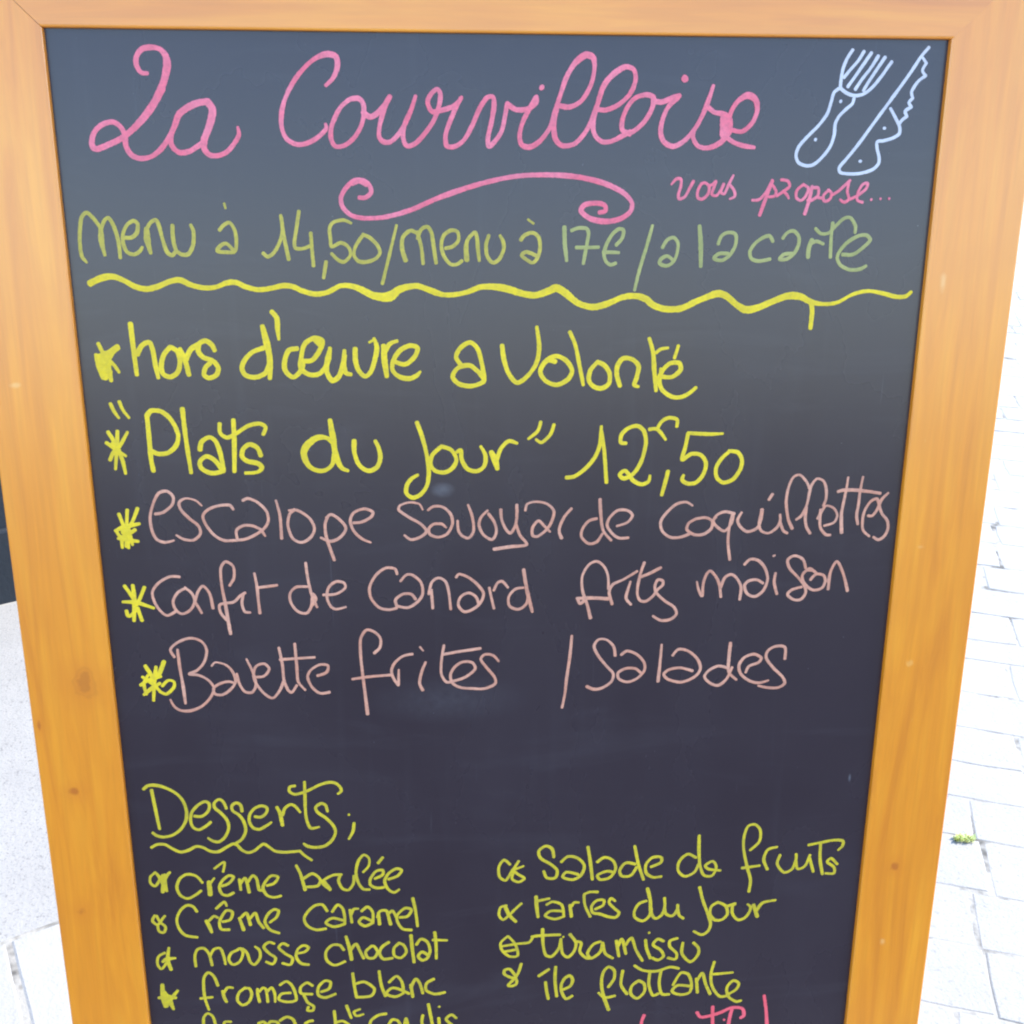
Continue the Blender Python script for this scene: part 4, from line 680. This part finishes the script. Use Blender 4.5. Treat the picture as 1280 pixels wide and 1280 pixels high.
('written_word', 'only word of the third row in the right list of desserts', 'olive', '249,5029,29 255,4889,26 277,4791,26 325,4777,26 379,4850,26 394,4932,26;166,4966,26 261,4972,26 386,4971,26;391,4921,26 407,4800,26 449,4762,26 496,4810,26 511,4890,26 463,4970,31;410,4950,21 413,4950,21;508,4903,26 552,4888,26 544,4808,26 596,4745,27 649,4745,27;703,4890,26 646,4866,26 604,4788,26 635,4742,27 703,4795,27 721,4878,26;721,4878,26 744,4780,27 804,4732,27;828,4891,27 852,4746,27;840,4835,27 872,4904,27 907,4767,27;901,4848,27 948,4910,27 986,4798,27 1041,4694,27;1059,4885,27 1069,4809,27 1103,4714,27;1083,4953,21 1086,4948,21;1201,4866,27 1156,4888,27 1120,4838,27 1181,4786,27 1207,4728,27 1164,4694,27 1118,4717,27;1311,4887,27 1254,4866,27 1254,4814,27 1311,4746,27 1304,4694,27 1244,4709,27;1357,4844,27 1354,4743,27 1424,4662,27 1480,4720,27 1484,4784,27 1441,4839,27'),
('bullet_star', '', 'olive', '47,4602,26 -2,4676,26 -43,4672,26 -47,4635,26 -2,4603,26 45,4583,26 47,4536,26 6,4518,26 -17,4529,26 22,4575,26 62,4638,26 85,4722,26'),
('written_word', 'short word of the bottom row in the right list of desserts', 'olive', '224,4600,28 302,4657,28;278,4539,28 286,4465,28 301,4381,28;356,4677,28 352,4555,28 368,4401,28;423,4464,28 472,4489,28 492,4546,28 470,4587,28 431,4568,28 403,4505,28 408,4438,28 442,4373,28 491,4397,28'),
('written_word', 'last word of the bottom row in the right list of desserts', 'olive', '777,4462,27 821,4540,27 819,4617,27 774,4651,27 733,4601,27 722,4503,27 739,4389,32 785,4247,32;700,4413,27 752,4364,27 832,4376,27;888,4609,27 878,4480,27 928,4388,27;1017,4509,27 965,4460,27 959,4389,27 1011,4340,27 1066,4397,27 1063,4475,27 1017,4509,27;1105,4578,27 1101,4466,27 1137,4361,27 1181,4375,27;1194,4590,27 1184,4475,27 1209,4370,27 1267,4363,27;980,4652,27 1050,4603,27 1158,4589,27 1265,4621,27 1334,4604,27;1296,4450,27 1352,4559,27 1413,4545,27 1444,4458,27 1433,4373,27 1361,4354,27 1291,4390,27 1333,4444,27 1433,4431,27;1482,4499,27 1497,4366,27;1483,4467,27 1527,4548,27 1557,4451,27 1601,4346,27;1619,4649,27 1598,4534,27 1613,4419,27 1680,4319,27 1755,4324,27;1619,4533,27 1773,4540,23;1750,4336,27 1811,4378,27 1828,4434,27 1781,4462,27 1734,4397,27 1754,4310,28 1818,4260,28 1857,4267,23'),
('written_word', 'short tip of a cut off red letter at the bottom edge', 'red', '1074,4174,30 1056,4110,30 1057,4022,30'),
('written_word', 'cut off red word with a looping double t at the bottom edge', 'red', '1504,4174,30 1537,4126,30 1617,4135,30 1701,4162,30 1785,4200,30 1872,4187,30 1891,4120,30 1865,4097,30;1630,4220,30 1634,4115,30 1643,3997,30;1791,4199,30 1773,4091,30 1767,3989,30;1729,4088,23 1732,4088,23'),
('written_word', 'tall red stroke of a cut off letter at the bottom edge', 'red', '2046,4301,26 2071,4159,29 2095,3952,31'),
]


def catmull(pts):
    """pts: list of (x, s, w); returns dense samples about 0.7 mm apart"""
    if len(pts) == 2:
        P = [pts[0], pts[0], pts[1], pts[1]]
    else:
        P = [pts[0]] + pts + [pts[-1]]
    out = []
    for i in range(1, len(P) - 2):
        p0, p1, p2, p3 = P[i - 1], P[i], P[i + 1], P[i + 2]
        L = math.hypot(p2[0] - p1[0], p2[1] - p1[1])
        n = max(1, int(L / 0.0007))
        for k in range(n):
            t = k / n
            v = []
            for c in range(3):
                # cardinal spline, slightly tighter than Catmull-Rom
                m1, m2 = 0.48 * (p2[c] - p0[c]), 0.48 * (p3[c] - p1[c])
                l1 = math.hypot(p1[0] - p0[0], p1[1] - p0[1]) + L
                l2 = math.hypot(p3[0] - p2[0], p3[1] - p2[1]) + L
                m1 *= min(1.0, 2 * L / max(l1, 1e-9)) if l1 else 1
                m2 *= min(1.0, 2 * L / max(l2, 1e-9)) if l2 else 1
                t2, t3 = t * t, t * t * t
                v.append((2 * t3 - 3 * t2 + 1) * p1[c] + (t3 - 2 * t2 + t) * m1 + (-2 * t3 + 3 * t2) * p2[c] + (t3 - t2) * m2)
            out.append(tuple(v))
    out.append(P[-2])
    return out

WIDTH = {'pink': 0.90, 'peach': 0.90, 'olive': 0.92, 'lime': 0.94, 'sage': 0.94, 'yellow': 0.95, 'white': 0.86, 'red': 0.95}
def stroke(bm, pts, zoff, wk):
    sm = [(x, s_, w * wk * (1 + 0.16 * noise.noise(Vector((x * 110, s_ * 110, 7))))) for x, s_, w in catmull(pts)]
    # tangents
    n = len(sm)
    T = []
    for i in range(n):
        a, b_ = sm[max(0, i - 1)], sm[min(n - 1, i + 1)]
        d = Vector((b_[0] - a[0], b_[1] - a[1]))
        T.append(d.normalized() if d.length > 1e-9 else (T[-1] if T else Vector((1, 0))))
    rows = []
    def row(x, s, hw, t, i, cap=0.0):
        nr = Vector((-t.y, t.x))
        j1 = 1 + 0.11 * noise.noise(Vector((x * 700, s * 700, 0))) + 0.05 * noise.noise(Vector((x * 2200, s * 2200, 4)))
        j2 = 1 + 0.11 * noise.noise(Vector((x * 700, s * 700, 9))) + 0.05 * noise.noise(Vector((x * 2200, s * 2200, 14)))
        z = zoff + i * 2.5e-7
        rows.append((Vector((x + nr.x * hw * j1, -(0.00004 + z), s + nr.y * hw * j1)),
                     Vector((x, -(0.00022 + z), s)),
                     Vector((x - nr.x * hw * j2, -(0.00004 + z), s - nr.y * hw * j2))))
    r0, r1 = sm[0][2] / 2, sm[-1][2] / 2
    for a in (80, 60, 40, 20):
        ang = R(a)
        row(sm[0][0] - T[0].x * r0 * math.sin(ang) * 0.8, sm[0][1] - T[0].y * r0 * math.sin(ang) * 0.8, r0 * math.cos(ang), T[0], 0)
    for i in range(n):
        row(sm[i][0], sm[i][1], sm[i][2] / 2, T[i], i)
    for a in (20, 40, 60, 80):
        ang = R(a)
        row(sm[-1][0] + T[-1].x * r1 * math.sin(ang) * 0.8, sm[-1][1] + T[-1].y * r1 * math.sin(ang) * 0.8, r1 * math.cos(ang), T[-1], n)
    V = [[bm.verts.new(p) for p in r] for r in rows]
    for i in range(len(V) - 1):
        for c in (0, 1):
            bm.faces.new((V[i][c], V[i][c + 1], V[i + 1][c + 1], V[i + 1][c]))

for name, label, colour, data in INK:
    bm = bmesh.new()
    for si, st in enumerate(data.split(';')):
        pts = [tuple(float(v) * 1e-4 for v in p.split(',')) for p in st.split()]
        segs, cur = [], [pts[0]]
        for p in pts[1:]:
            if abs(p[0] - cur[-1][0]) + abs(p[1] - cur[-1][1]) < 1e-7:
                segs.append(cur); cur = [p]
            else:
                cur.append(p)
        segs.append(cur)
        for sg in segs:
            if len(sg) > 1:
                stroke(bm, sg, si * 0.00002, WIDTH[colour])
    for f in bm.faces:
        f.normal_update()
        if f.normal.y > 0: f.normal_flip()
    o = new_obj(name, mesh_from_bm(name, bm, INKS[colour], True), panel)
    if label: tag(o, label)
